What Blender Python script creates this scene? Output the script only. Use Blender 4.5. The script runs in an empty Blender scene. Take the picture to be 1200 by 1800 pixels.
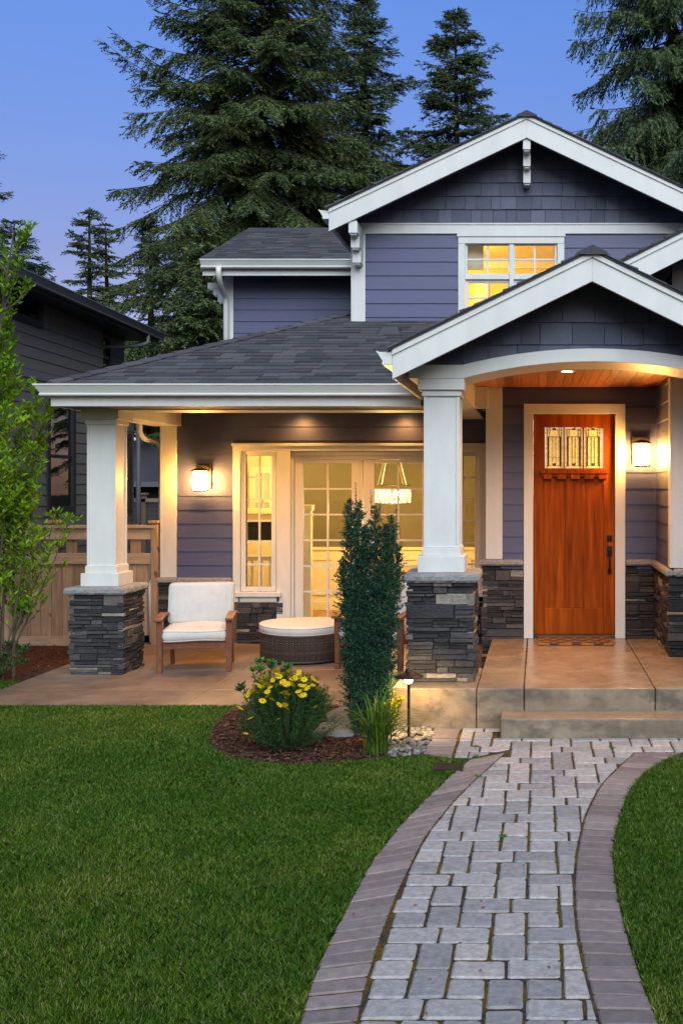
import bpy, math, random
import numpy as np
from mathutils import Matrix, Vector

R = math.radians
scene = bpy.context.scene
COL = scene.collection

# ------------------------------------------------------------------ camera
CAMZ = 2.04
cam_d = bpy.data.cameras.new("camera")
cam = bpy.data.objects.new("camera", cam_d)
COL.objects.link(cam)
cam.location = (0, 0, CAMZ)
cam.rotation_euler = (R(90), 0, 0)
cam_d.sensor_fit = 'VERTICAL'
cam_d.sensor_height = 36
cam_d.sensor_width = 24
cam_d.lens = 36
cam_d.shift_x = -345 / 1800
cam_d.shift_y = -45 / 1800
cam_d.clip_start = 0.1
cam_d.clip_end = 2000
scene.camera = cam

# ------------------------------------------------------------------ sky, sun, exposure
SUN_EL, SUN_AZ = 39.0, -16.0        # the bright western dusk sky behind the photographer
world = bpy.data.worlds.new("World")
scene.world = world
world.use_nodes = True
wn = world.node_tree
wn.nodes.clear()
w_out = wn.nodes.new('ShaderNodeOutputWorld')
w_bg = wn.nodes.new('ShaderNodeBackground')
w_sky = wn.nodes.new('ShaderNodeTexSky')
w_sky.sky_type = 'NISHITA'
w_sky.sun_disc = False
w_sky.sun_elevation = R(14)
w_sky.sun_rotation = R(180 + SUN_AZ)
w_sky.altitude = 0
w_sky.air_density = 1.0
w_sky.dust_density = 0.6
w_sky.ozone_density = 4.0
w_hsv = wn.nodes.new('ShaderNodeHueSaturation')
w_hsv.inputs['Hue'].default_value = 0.515
w_hsv.inputs['Saturation'].default_value = 1.12
wn.links.new(w_sky.outputs[0], w_hsv.inputs['Color'])
w_tc = wn.nodes.new('ShaderNodeTexCoord')          # the violet-blue band of dusk low in the sky
w_sep = wn.nodes.new('ShaderNodeSeparateXYZ')
w_rmp = wn.nodes.new('ShaderNodeValToRGB')
w_rmp.color_ramp.elements[0].position = 0.20
w_rmp.color_ramp.elements[0].color = (1.06, 0.60, 0.565, 1)
w_rmp.color_ramp.elements[1].position = 0.42
w_rmp.color_ramp.elements[1].color = (1.22, 1.0, 1.0, 1)
w_mul = wn.nodes.new('ShaderNodeMix')
w_mul.data_type = 'RGBA'
w_mul.blend_type = 'MULTIPLY'
w_side = wn.nodes.new('ShaderNodeMapRange')        # only on the eastern side, away from the set sun
w_side.inputs['From Min'].default_value = -0.15
w_side.inputs['From Max'].default_value = 0.55
wn.links.new(w_sep.outputs['Y'], w_side.inputs['Value'])
wn.links.new(w_side.outputs[0], w_mul.inputs[0])
wn.links.new(w_tc.outputs['Generated'], w_sep.inputs[0])
wn.links.new(w_sep.outputs['Z'], w_rmp.inputs['Fac'])
wn.links.new(w_hsv.outputs[0], w_mul.inputs[6])
wn.links.new(w_rmp.outputs[0], w_mul.inputs[7])
w_low = wn.nodes.new('ShaderNodeMapRange')          # added dimming of the low western sky, keeps the porch walls dark
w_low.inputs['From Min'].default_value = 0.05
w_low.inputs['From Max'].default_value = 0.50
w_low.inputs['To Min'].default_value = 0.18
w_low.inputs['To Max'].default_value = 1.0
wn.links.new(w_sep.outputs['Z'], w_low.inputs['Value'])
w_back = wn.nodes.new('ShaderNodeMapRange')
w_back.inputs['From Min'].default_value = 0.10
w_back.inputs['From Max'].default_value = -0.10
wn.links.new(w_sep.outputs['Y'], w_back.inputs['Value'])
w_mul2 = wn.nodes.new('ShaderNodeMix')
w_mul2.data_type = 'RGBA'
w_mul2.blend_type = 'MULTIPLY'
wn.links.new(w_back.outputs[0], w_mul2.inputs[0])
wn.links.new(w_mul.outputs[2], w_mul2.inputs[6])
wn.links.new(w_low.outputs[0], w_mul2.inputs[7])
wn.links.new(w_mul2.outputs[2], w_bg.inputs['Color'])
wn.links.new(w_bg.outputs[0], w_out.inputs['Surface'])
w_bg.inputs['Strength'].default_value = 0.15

sun_d = bpy.data.lights.new("sun", 'SUN')
sun = bpy.data.objects.new("sun", sun_d)
COL.objects.link(sun)
sun_d.energy = 3.0
sun_d.angle = R(56)
sun_d.color = (0.90, 0.96, 0.97)
sun.rotation_euler = (R(90 - SUN_EL), 0, R(-SUN_AZ))

scene.view_settings.view_transform = 'Standard'
scene.view_settings.look = 'None'
scene.view_settings.gamma = 1
scene.view_settings.use_curve_mapping = False
scene.view_settings.exposure = 0.45
scene.render.engine = 'CYCLES'
scene.cycles.max_bounces = 8
scene.cycles.diffuse_bounces = 4
scene.cycles.transparent_max_bounces = 12
scene.cycles.sample_clamp_indirect = 6
scene.cycles.use_denoising = True
scene.cycles.caustics_reflective = False
scene.cycles.caustics_refractive = False


def at(px, py, Y):
    """A point measured on the photograph (1200 x 1800) at the depth Y."""
    return ((px - 945) * Y / 1800, Y, CAMZ - (py - 855) * Y / 1800)


def ground(px, py, z=0.0):
    Y = (CAMZ - z) * 1800 / (py - 855)
    return ((px - 945) * Y / 1800, Y)


# ------------------------------------------------------------------ materials
MATS = {}


def new_mat(name):
    m = bpy.data.materials.new(name)
    m.use_nodes = True
    MATS[name] = m
    nt = m.node_tree
    b = nt.nodes['Principled BSDF']
    return m, nt, b


def nd(nt, t, **kw):
    n = nt.nodes.new(t)
    for k, v in kw.items():
        if k in n.inputs.keys():
            n.inputs[k].default_value = v
        else:
            setattr(n, k, v)
    return n


def noise(nt, vec, scale, detail=6, rough=0.6, stretch=None):
    if stretch:
        mp = nd(nt, 'ShaderNodeMapping')
        mp.inputs['Scale'].default_value = stretch
        nt.links.new(vec, mp.inputs['Vector'])
        vec = mp.outputs[0]
    n = nd(nt, 'ShaderNodeTexNoise', Scale=scale, Detail=detail, Roughness=rough)
    nt.links.new(vec, n.inputs['Vector'])
    return n.outputs['Fac']


def ramp(nt, fac, stops):
    r = nd(nt, 'ShaderNodeValToRGB')
    el = r.color_ramp.elements
    while len(el) < len(stops):
        el.new(0.5)
    for e, (p, c) in zip(el, stops):
        e.position = p
        e.color = (*c, 1)
    nt.links.new(fac, r.inputs['Fac'])
    return r.outputs['Color']


def mixc(nt, fac, a, b, mode='MIX'):
    m = nd(nt, 'ShaderNodeMix', data_type='RGBA', blend_type=mode)
    for sock, v in ((m.inputs[0], fac), (m.inputs[6], a), (m.inputs[7], b)):
        if isinstance(v, (int, float)):
            sock.default_value = v
        elif isinstance(v, tuple):
            sock.default_value = (*v, 1)
        else:
            nt.links.new(v, sock)
    return m.outputs[2]


def bump(nt, b, h, strength=0.3, dist=0.01):
    n = nd(nt, 'ShaderNodeBump', Strength=strength, Distance=dist)
    nt.links.new(h, n.inputs['Height'])
    nt.links.new(n.outputs[0], b.inputs['Normal'])


def gen(nt):
    return nd(nt, 'ShaderNodeTexCoord').outputs['Object']


def island(nt):
    return nd(nt, 'ShaderNodeNewGeometry').outputs['Random Per Island']


def plain(name, col, rough=0.5, var=0.08, scale=6, metallic=0.0, bstr=0.1, bscale=60, stretch=None, spec=0.5, coat=0):
    """A painted / plain surface: slight blotches and a fine grain, never flat."""
    m, nt, b = new_mat(name)
    v = gen(nt)
    f = noise(nt, v, scale, 5, 0.6, stretch)
    dark = tuple(c * (1 - var) for c in col)
    lite = tuple(min(1, c * (1 + var)) for c in col)
    c = ramp(nt, f, [(0.3, dark), (0.7, lite)])
    nt.links.new(c, b.inputs['Base Color'])
    b.inputs['Roughness'].default_value = rough
    b.inputs['Metallic'].default_value = metallic
    b.inputs['Specular IOR Level'].default_value = spec
    b.inputs['Coat Weight'].default_value = coat
    if bstr:
        bump(nt, b, noise(nt, v, bscale, 4, 0.6, stretch), bstr, 0.004)
    return m


def islands(name, stops, rough=0.7, grain=0.25, gscale=30, bstr=0.4, bscale=40, stretch=None, spec=0.4, blotch=None, bdist=0.006):
    """Pieces (stones, tabs, pavers, leaves) that each take their own tone."""
    m, nt, b = new_mat(name)
    v = gen(nt)
    c = ramp(nt, island(nt), stops)
    g = noise(nt, v, gscale, 6, 0.65, stretch)
    gcol = ramp(nt, g, [(0.25, (1 - grain,) * 3), (0.75, (1 + grain * 0.6,) * 3)])
    c = mixc(nt, 1.0, c, gcol, 'MULTIPLY')
    if blotch:
        bf = noise(nt, v, blotch[0], 5, 0.6)
        bm = ramp(nt, bf, [(blotch[2], (0, 0, 0)), (min(1, blotch[2] + 0.15), (1, 1, 1))])
        c = mixc(nt, bm, c, blotch[1])
    nt.links.new(c, b.inputs['Base Color'])
    b.inputs['Roughness'].default_value = rough
    b.inputs['Specular IOR Level'].default_value = spec
    if bstr:
        bump(nt, b, noise(nt, v, bscale, 5, 0.65, stretch), bstr, bdist)
    return m


def foliage(name, stops, trans=0.25, rough=0.55, clump=0.6):
    m, nt, b = new_mat(name)
    v = gen(nt)
    c = ramp(nt, island(nt), stops)
    f = noise(nt, v, clump, 3, 0.5)
    g = ramp(nt, f, [(0.3, (0.65, 0.7, 0.75)), (0.7, (1.25, 1.2, 1.0))])
    c = mixc(nt, 1.0, c, g, 'MULTIPLY')
    nt.links.new(c, b.inputs['Base Color'])
    b.inputs['Roughness'].default_value = rough
    b.inputs['Specular IOR Level'].default_value = 0.15
    if trans:
        t = nd(nt, 'ShaderNodeBsdfTranslucent')
        nt.links.new(c, t.inputs['Color'])
        ms = nd(nt, 'ShaderNodeMixShader')
        ms.inputs[0].default_value = trans
        nt.links.new(b.outputs[0], ms.inputs[1])
        nt.links.new(t.outputs[0], ms.inputs[2])
        nt.links.new(ms.outputs[0], nt.nodes['Material Output'].inputs['Surface'])
    return m


def wood(name, c0, c1, stretch, rough=0.45, scale=6, spec=0.4, coat=0.0, per_board=0.0, knots=False):
    m, nt, b = new_mat(name)
    v = gen(nt)
    if per_board:
        isl = island(nt)
        mul = nd(nt, 'ShaderNodeVectorMath', operation='SCALE')
        comb = nd(nt, 'ShaderNodeCombineXYZ')
        for k in range(3):
            nt.links.new(isl, comb.inputs[k])
        nt.links.new(comb.outputs[0], mul.inputs[0])
        mul.inputs['Scale'].default_value = 37.0
        add = nd(nt, 'ShaderNodeVectorMath', operation='ADD')
        nt.links.new(v, add.inputs[0])
        nt.links.new(mul.outputs[0], add.inputs[1])
        v2 = add.outputs[0]
    else:
        v2 = v
    f = noise(nt, v2, scale, 7, 0.65, stretch)
    c = ramp(nt, f, [(0.28, c0), (0.55, tuple((a + b_) / 2 for a, b_ in zip(c0, c1))), (0.74, c1)])
    if per_board:
        t = ramp(nt, isl, [(0, (1 - per_board,) * 3), (1, (1 + per_board,) * 3)])
        c = mixc(nt, 1.0, c, t, 'MULTIPLY')
    if knots:
        kf = noise(nt, v2, 5.0, 2, 0.4)
        km = ramp(nt, kf, [(0.70, (0, 0, 0)), (0.76, (1, 1, 1))])
        c = mixc(nt, km, c, tuple(x * 0.45 for x in c0))
    nt.links.new(c, b.inputs['Base Color'])
    b.inputs['Roughness'].default_value = rough
    b.inputs['Specular IOR Level'].default_value = spec
    b.inputs['Coat Weight'].default_value = coat
    bump(nt, b, f, 0.15, 0.004)
    return m


def emitter(name, col, strength):
    m = bpy.data.materials.new(name)
    m.use_nodes = True
    nt = m.node_tree
    nt.nodes.clear()
    o = nt.nodes.new('ShaderNodeOutputMaterial')
    e = nt.nodes.new('ShaderNodeEmission')
    e.inputs['Color'].default_value = (*col, 1)
    e.inputs['Strength'].default_value = strength
    nt.links.new(e.outputs[0], o.inputs['Surface'])
    MATS[name] = m
    return m


def glass(name, tint=(1, 1, 1), refl=1.0):
    m = bpy.data.materials.new(name)
    m.use_nodes = True
    nt = m.node_tree
    nt.nodes.clear()
    o = nt.nodes.new('ShaderNodeOutputMaterial')
    t = nd(nt, 'ShaderNodeBsdfTransparent')
    t.inputs['Color'].default_value = (*tint, 1)
    g = nd(nt, 'ShaderNodeBsdfGlossy', Roughness=0.02)
    fr = nd(nt, 'ShaderNodeFresnel', IOR=1.5)
    v = gen(nt)
    bn = nd(nt, 'ShaderNodeBump', Strength=0.04, Distance=0.02)
    nt.links.new(noise(nt, v, 2.2, 2, 0.4), bn.inputs['Height'])
    nt.links.new(bn.outputs[0], g.inputs['Normal'])
    mul = nd(nt, 'ShaderNodeMath', operation='MULTIPLY')
    nt.links.new(fr.outputs[0], mul.inputs[0])
    mul.inputs[1].default_value = refl
    ms = nd(nt, 'ShaderNodeMixShader')
    nt.links.new(mul.outputs[0], ms.inputs[0])
    nt.links.new(t.outputs[0], ms.inputs[1])
    nt.links.new(g.outputs[0], ms.inputs[2])
    nt.links.new(ms.outputs[0], o.inputs['Surface'])
    MATS[name] = m
    return m


plain('white_trim', (0.58, 0.58, 0.555), 0.42, 0.06, 2.5, bstr=0.12, bscale=14, stretch=(2.5, 2.5, 0.8))
plain('gutter_white', (0.62, 0.62, 0.595), 0.3, 0.02, 3, bstr=0)
plain('siding_blue', (0.064, 0.070, 0.148), 0.5, 0.07, 5, bstr=0.25, bscale=30, stretch=(1, 1, 14))
islands('shake_blue', [(0, (0.060, 0.068, 0.112)), (0.5, (0.080, 0.088, 0.140)), (1, (0.106, 0.115, 0.176))], 0.6, 0.3, 22,
        0.5, 22, (7, 7, 0.6))
islands('roof_shingle', [(0, (0.056, 0.056, 0.064)), (0.5, (0.078, 0.076, 0.084)), (1, (0.108, 0.104, 0.112))], 0.9, 0.3, 90,
        0.6, 160, spec=0.2)
plain('soffit_dark', (0.10, 0.085, 0.085), 0.7, 0.06)
plain('roof_edge', (0.03, 0.03, 0.038), 0.6, 0.1)
islands('ledgestone', [(0, (0.022, 0.022, 0.025)), (0.42, (0.038, 0.037, 0.040)), (0.74, (0.060, 0.058, 0.061)),
                       (0.90, (0.088, 0.083, 0.083)), (0.945, (0.22, 0.19, 0.15)), (1, (0.34, 0.31, 0.27))], 0.8, 0.5, 26, 1.0, 34,
        (1, 1, 2.2), bdist=0.012)
islands('cap_stone', [(0, (0.20, 0.20, 0.20)), (1, (0.26, 0.26, 0.26))], 0.85, 0.35, 30, 0.9, 38, bdist=0.012,
        blotch=(9, (0.14, 0.14, 0.135), 0.58))
wood('door_wood', (0.115, 0.020, 0.0012), (0.39, 0.086, 0.004), (7, 7, 0.4), 0.5, 3.0, spec=0.08, per_board=0.2)
wood('cedar_ceiling', (0.34, 0.095, 0.02), (0.66, 0.25, 0.06), (7, 0.6, 7), 0.35, 5, coat=0.2, per_board=0.28, knots=True)
wood('chair_wood', (0.105, 0.035, 0.018), (0.20, 0.075, 0.036), (3, 3, 1.2), 0.42, 9, per_board=0.12)
wood('fence_wood', (0.25, 0.165, 0.105), (0.47, 0.34, 0.235), (9, 9, 0.8), 0.75, 4, 0.2, per_board=0.2, knots=True)
wood('fence_rail', (0.35, 0.25, 0.165), (0.60, 0.46, 0.33), (0.8, 9, 9), 0.75, 4, 0.2, per_board=0.12, knots=True)
def mat_cushion():
    m, nt, b = new_mat('cushion')                        # woven cloth, faintly soiled and softly creased
    v = gen(nt)
    c = ramp(nt, noise(nt, v, 3.5, 5, 0.6), [(0.3, (0.47, 0.455, 0.43)), (0.7, (0.54, 0.53, 0.51))])
    nt.links.new(c, b.inputs['Base Color'])
    b.inputs['Roughness'].default_value = 0.85
    b.inputs['Specular IOR Level'].default_value = 0.1
    f = nd(nt, 'ShaderNodeMath', operation='MULTIPLY_ADD')
    nt.links.new(noise(nt, v, 6, 3, 0.5, (1.6, 1.0, 1.0)), f.inputs[0])
    f.inputs[1].default_value = 5.0
    nt.links.new(noise(nt, v, 320, 3, 0.5), f.inputs[2])
    bump(nt, b, f.outputs[0], 0.5, 0.006)


mat_cushion()
plain('black_metal', (0.018, 0.016, 0.015), 0.35, 0.2, 20, metallic=0.6, bstr=0.1)
plain('bronze', (0.055, 0.042, 0.034), 0.4, 0.2, 20, metallic=0.7, bstr=0.1)
glass('window_glass', (0.97, 0.98, 0.97), 0.8)
glass('upper_glass', (0.97, 0.98, 0.97), 0.9)
glass('dark_glass', (0.5, 0.52, 0.55), 1.6)
emitter('lantern_glass', (1.0, 0.48, 0.11), 140.0)
emitter('can_light', (1.0, 0.66, 0.30), 18.0)
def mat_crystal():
    m = emitter('crystal', (1.0, 0.66, 0.26), 2.2)          # each bead emits at random, glints of the bulbs put into the emission
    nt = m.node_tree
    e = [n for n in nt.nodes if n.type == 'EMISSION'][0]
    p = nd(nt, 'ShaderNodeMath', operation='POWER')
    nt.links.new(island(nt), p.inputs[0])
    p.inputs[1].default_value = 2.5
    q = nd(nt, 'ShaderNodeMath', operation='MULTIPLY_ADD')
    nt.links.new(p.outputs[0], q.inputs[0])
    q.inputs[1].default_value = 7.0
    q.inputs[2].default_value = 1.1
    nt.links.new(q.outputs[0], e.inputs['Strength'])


mat_crystal()
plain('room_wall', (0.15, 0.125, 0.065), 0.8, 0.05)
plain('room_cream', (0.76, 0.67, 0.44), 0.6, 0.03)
plain('room_yellow', (0.76, 0.64, 0.14), 0.7, 0.08, 2)
plain('room_trim', (0.80, 0.74, 0.58), 0.5, 0.02)
wood('room_floor', (0.30, 0.15, 0.05), (0.45, 0.24, 0.09), (4, 0.6, 4), 0.35, 5)
plain('lead_dark', (0.035, 0.05, 0.035), 0.5, 0.1)
islands('coir', [(0, (0.30, 0.13, 0.035)), (1, (0.36, 0.16, 0.045))], 0.95, 0.4, 120, 1.0, 240, spec=0.1)
plain('coir_dark', (0.045, 0.025, 0.035), 0.95, 0.3, 60, bstr=0.8, bscale=240, spec=0.1)
islands('wicker', [(0, (0.040, 0.027, 0.022)), (0.7, (0.075, 0.05, 0.038)), (1, (0.13, 0.088, 0.06))], 0.5, 0.3, 40, 0.3, 60)
islands('paver_field', [(0, (0.25, 0.245, 0.245)), (0.4, (0.32, 0.31, 0.305)), (0.8, (0.39, 0.37, 0.355)), (1, (0.44, 0.395, 0.365))],
        0.78, 0.42, 24, 1.0, 70, blotch=(5, (0.17, 0.165, 0.17), 0.62))
islands('paver_border', [(0, (0.165, 0.135, 0.13)), (0.5, (0.215, 0.175, 0.168)), (1, (0.275, 0.225, 0.21))], 0.8, 0.3, 18, 0.6, 70,
        blotch=(6, (0.14, 0.125, 0.13), 0.62))
plain('bark', (0.045, 0.036, 0.030), 0.9, 0.3, 4, bstr=0.8, bscale=12, stretch=(3, 3, 0.5), spec=0.1)
plain('stem', (0.085, 0.07, 0.045), 0.85, 0.25, 8, bstr=0.3)
plain('neighbour_siding', (0.175, 0.155, 0.135), 0.6, 0.08, 4, bstr=0.2, stretch=(1, 1, 10))
plain('neighbour_trim', (0.022, 0.022, 0.025), 0.5, 0.1)
plain('neighbour_gutter', (0.16, 0.16, 0.17), 0.45, 0.06)
plain('blind', (0.55, 0.58, 0.62), 0.7, 0.05)
plain('far_wall', (0.06, 0.055, 0.06), 0.7, 0.1)
foliage('fir_needles', [(0, (0.030, 0.054, 0.024)), (0.5, (0.072, 0.105, 0.042)), (1, (0.165, 0.195, 0.078))], 0.15, clump=0.45)
foliage('fir_needles_blue', [(0, (0.030, 0.054, 0.028)), (0.5, (0.066, 0.102, 0.050)), (1, (0.14, 0.18, 0.085))], 0.15, clump=0.5)
foliage('yew_needles', [(0, (0.012, 0.042, 0.026)), (0.5, (0.024, 0.072, 0.042)), (1, (0.048, 0.118, 0.066))], 0.1, clump=5)
foliage('young_leaves', [(0, (0.09, 0.20, 0.010)), (0.5, (0.17, 0.35, 0.016)), (1, (0.30, 0.50, 0.035))], 0.35, clump=1.6)
foliage('coreopsis_leaves', [(0, (0.022, 0.062, 0.018)), (1, (0.055, 0.125, 0.032))], 0.25, clump=6)
foliage('shrub_leaves', [(0, (0.055, 0.13, 0.03)), (0.6, (0.10, 0.20, 0.05)), (1, (0.17, 0.29, 0.08))], 0.25, rough=0.4, clump=4)
foliage('lily_leaves', [(0, (0.05, 0.11, 0.015)), (0.7, (0.10, 0.19, 0.025)), (1, (0.24, 0.26, 0.05))], 0.3, clump=5)
foliage('gold_leaves', [(0, (0.16, 0.20, 0.02)), (1, (0.36, 0.36, 0.04))], 0.3, clump=5)
foliage('purple_leaves', [(0, (0.03, 0.012, 0.018)), (1, (0.085, 0.04, 0.05))], 0.2)
foliage('petal', [(0, (0.72, 0.46, 0.010)), (1, (0.85, 0.62, 0.02))], 0.25, clump=8)
plain('flower_eye', (0.45, 0.25, 0.01), 0.8, 0.2)
islands('pebble', [(0, (0.10, 0.095, 0.09)), (0.5, (0.19, 0.175, 0.155)), (1, (0.32, 0.29, 0.25))], 0.7, 0.3, 40, 0.3, 60)
islands('mulch_chip', [(0, (0.05, 0.026, 0.018)), (0.7, (0.095, 0.046, 0.03)), (1, (0.17, 0.095, 0.06))], 0.9, 0.3, 40, 0.4, 60, spec=0.1)
islands('red_leaf', [(0, (0.20, 0.04, 0.03)), (1, (0.30, 0.12, 0.06))], 0.8, 0.2, 40, 0)


def mat_grass():
    m, nt, b = new_mat('grass_blade')
    v = gen(nt)
    c = ramp(nt, island(nt), [(0, (0.014, 0.046, 0.002)), (0.5, (0.055, 0.140, 0.005)), (0.85, (0.130, 0.245, 0.020)), (1, (0.33, 0.34, 0.14))])
    f = noise(nt, v, 0.7, 6, 0.68)
    g = ramp(nt, f, [(0.34, (0.62, 0.78, 0.55)), (0.5, (1.0, 1.0, 1.0)), (0.66, (1.75, 1.3, 1.6))])
    c = mixc(nt, 1.0, c, g, 'MULTIPLY')
    nt.links.new(c, b.inputs['Base Color'])
    b.inputs['Roughness'].default_value = 0.5
    b.inputs['Specular IOR Level'].default_value = 0.25
    t = nd(nt, 'ShaderNodeBsdfTranslucent')
    nt.links.new(c, t.inputs['Color'])
    ms = nd(nt, 'ShaderNodeMixShader')
    ms.inputs[0].default_value = 0.3
    nt.links.new(b.outputs[0], ms.inputs[1])
    nt.links.new(t.outputs[0], ms.inputs[2])
    nt.links.new(ms.outputs[0], nt.nodes['Material Output'].inputs['Surface'])


mat_grass()


def mat_soil(name, c0, c1, scale=30):
    m, nt, b = new_mat(name)
    v = gen(nt)
    f = noise(nt, v, scale, 8, 0.7)
    nt.links.new(ramp(nt, f, [(0.3, c0), (0.7, c1)]), b.inputs['Base Color'])
    b.inputs['Roughness'].default_value = 0.95
    b.inputs['Specular IOR Level'].default_value = 0.1
    bump(nt, b, f, 0.9, 0.02)


mat_soil('soil', (0.018, 0.022, 0.009), (0.04, 0.045, 0.016))
mat_soil('mulch', (0.035, 0.018, 0.013), (0.10, 0.05, 0.034), 22)
def mat_joint():
    m, nt, b = new_mat('joint_sand')                     # dark sand with mustard moss in patches
    v = gen(nt)
    c = ramp(nt, noise(nt, v, 60, 5, 0.7), [(0.3, (0.022, 0.018, 0.013)), (0.7, (0.085, 0.065, 0.045))])
    mo = ramp(nt, noise(nt, v, 34, 4, 0.7), [(0.3, (0.050, 0.046, 0.008)), (0.7, (0.19, 0.11, 0.02))])
    f = ramp(nt, noise(nt, v, 4.5, 4, 0.6), [(0.42, (0, 0, 0)), (0.58, (1, 1, 1))])
    nt.links.new(mixc(nt, f, c, mo), b.inputs['Base Color'])
    b.inputs['Roughness'].default_value = 0.95
    b.inputs['Specular IOR Level'].default_value = 0.1
    bump(nt, b, noise(nt, v, 90, 5, 0.7), 0.9, 0.01)


mat_joint()
mat_soil('bed_gravel', (0.12, 0.11, 0.10), (0.22, 0.2, 0.18), 30)


def mat_concrete(name, c0, c1, c2, rough=0.4, stain=None):
    """Stamped, sealed, tinted concrete: big soft blotches and a satin sheen."""
    m, nt, b = new_mat(name)
    v = gen(nt)
    f1 = noise(nt, v, 1.3, 6, 0.62)
    f2 = noise(nt, v, 7, 6, 0.7)
    c = ramp(nt, f1, [(0.3, c0), (0.5, c1), (0.7, c2)])
    g = ramp(nt, f2, [(0.25, (0.74,) * 3), (0.75, (1.2,) * 3)])
    c = mixc(nt, 1.0, c, g, 'MULTIPLY')
    if stain:
        sf = noise(nt, v, 3.2, 7, 0.7, (1, 1, 1.6))
        sm = ramp(nt, sf, [(0.45, (0, 0, 0)), (0.62, (1, 1, 1))])
        c = mixc(nt, sm, c, stain)
    nt.links.new(c, b.inputs['Base Color'])
    rr = ramp(nt, f1, [(0.3, (rough - 0.03,) * 3), (0.7, (rough + 0.10,) * 3)])
    nt.links.new(rr, b.inputs['Roughness'])
    bump(nt, b, noise(nt, v, 5, 3, 0.5), 0.08, 0.01)


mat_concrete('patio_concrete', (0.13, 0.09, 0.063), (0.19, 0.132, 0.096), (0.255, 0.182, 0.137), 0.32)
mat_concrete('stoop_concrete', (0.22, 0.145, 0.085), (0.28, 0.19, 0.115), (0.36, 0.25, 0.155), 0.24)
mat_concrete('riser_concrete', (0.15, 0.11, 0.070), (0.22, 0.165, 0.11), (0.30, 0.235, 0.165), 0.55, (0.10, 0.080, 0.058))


# ------------------------------------------------------------------ building helpers
def wm(o):
    if o is None:
        return Matrix.Identity(4)
    loc = Matrix.LocRotScale(o.location, o.rotation_euler, o.scale)
    if o.parent:
        return wm(o.parent) @ o.matrix_parent_inverse @ loc
    return loc


def tag(o, label, cat, group=None, kind=None):
    o['label'] = label
    o['category'] = cat
    if group:
        o['group'] = group
    if kind:
        o['kind'] = kind
    return o


def thing(name, label, cat, loc=(0, 0, 0), rz=0.0, group=None):
    o = bpy.data.objects.new(name, None)
    COL.objects.link(o)
    o.location = loc
    o.rotation_euler = (0, 0, rz)
    o.empty_display_size = 0.2
    return tag(o, label, cat, group)


def link_mesh(name, me, mat, parent=None, local=False, bevel=0.0, seg=2, smooth=False, sub=0):
    o = bpy.data.objects.new(name, me)
    COL.objects.link(o)
    mats = mat if isinstance(mat, (list, tuple)) else [mat]
    for m in mats:
        me.materials.append(MATS[m])
    if parent:
        o.parent = parent
        if not local:
            o.matrix_parent_inverse = wm(parent).inverted()
    if smooth:
        me.polygons.foreach_set('use_smooth', [True] * len(me.polygons))
    if bevel:
        b = o.modifiers.new('bevel', 'BEVEL')
        b.width = bevel
        b.segments = seg
        b.limit_method = 'ANGLE'
        b.angle_limit = R(40)
    if sub:
        s = o.modifiers.new('sub', 'SUBSURF')
        s.levels = s.render_levels = sub
    return o


class MB:
    def __init__(self):
        self.v, self.f, self.mi, self.cur = [], [], [], 0

    def face(self, pts):
        n = len(self.v)
        self.v += [tuple(p) for p in pts]
        self.f.append(tuple(range(n, n + len(pts))))
        self.mi.append(self.cur)

    def solid(self, verts, faces):
        n = len(self.v)
        self.v += [tuple(p) for p in verts]
        for f in faces:
            self.f.append(tuple(n + i for i in f))
            self.mi.append(self.cur)
        return self

    def box(self, x0, x1, y0, y1, z0, z1):
        v = [(x0, y0, z0), (x1, y0, z0), (x1, y1, z0), (x0, y1, z0), (x0, y0, z1), (x1, y0, z1), (x1, y1, z1), (x0, y1, z1)]
        return self.solid(v, [(0, 3, 2, 1), (4, 5, 6, 7), (0, 1, 5, 4), (1, 2, 6, 5), (2, 3, 7, 6), (3, 0, 4, 7)])

    def prism(self, bot, top):
        """bot and top: rings of the same length (bottom counter-clockwise seen from the top)."""
        n = len(bot)
        fs = [tuple(range(n - 1, -1, -1)), tuple(range(n, 2 * n))]
        for i in range(n):
            j = (i + 1) % n
            fs.append((i, j, n + j, n + i))
        return self.solid(list(bot) + list(top), fs)

    def loft(self, rings, cap=True):
        n = len(rings[0])
        verts = [p for r in rings for p in r]
        fs = []
        for k in range(len(rings) - 1):
            for i in range(n):
                j = (i + 1) % n
                fs.append((k * n + i, k * n + j, (k + 1) * n + j, (k + 1) * n + i))
        if cap:
            fs.append(tuple(range(n - 1, -1, -1)))
            fs.append(tuple((len(rings) - 1) * n + i for i in range(n)))
        return self.solid(verts, fs)

    def lathe(self, prof, c=(0, 0, 0), n=24, cap=True):
        return self.loft([[(c[0] + r * math.cos(2 * math.pi * i / n), c[1] + r * math.sin(2 * math.pi * i / n), c[2] + z)
                           for i in range(n)] for r, z in prof], cap)

    def tube(self, pts, rads, n=8):
        pts = [Vector(p) for p in pts]
        if not isinstance(rads, (list, tuple)):
            rads = [rads] * len(pts)
        rings = []
        up = None
        for i, p in enumerate(pts):
            d = (pts[min(i + 1, len(pts) - 1)] - pts[max(i - 1, 0)]).normalized()
            if up is None:
                up = Vector((0, 0, 1)) if abs(d.z) < 0.9 else Vector((1, 0, 0))
            a = (up - d * up.dot(d)).normalized()
            up = a
            b = d.cross(a)
            rings.append([tuple(p + (a * math.cos(2 * math.pi * k / n) + b * math.sin(2 * math.pi * k / n)) * rads[i]) for k in range(n)])
        return self.loft(rings)

    def mesh(self, name):
        me = bpy.data.meshes.new(name)
        me.from_pydata(self.v, [], self.f)
        if any(self.mi):
            me.polygons.foreach_set('material_index', self.mi)
        me.update()
        return me

    def build(self, name, mat, parent=None, **kw):
        return link_mesh(name, self.mesh(name), mat, parent, **kw)


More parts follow.
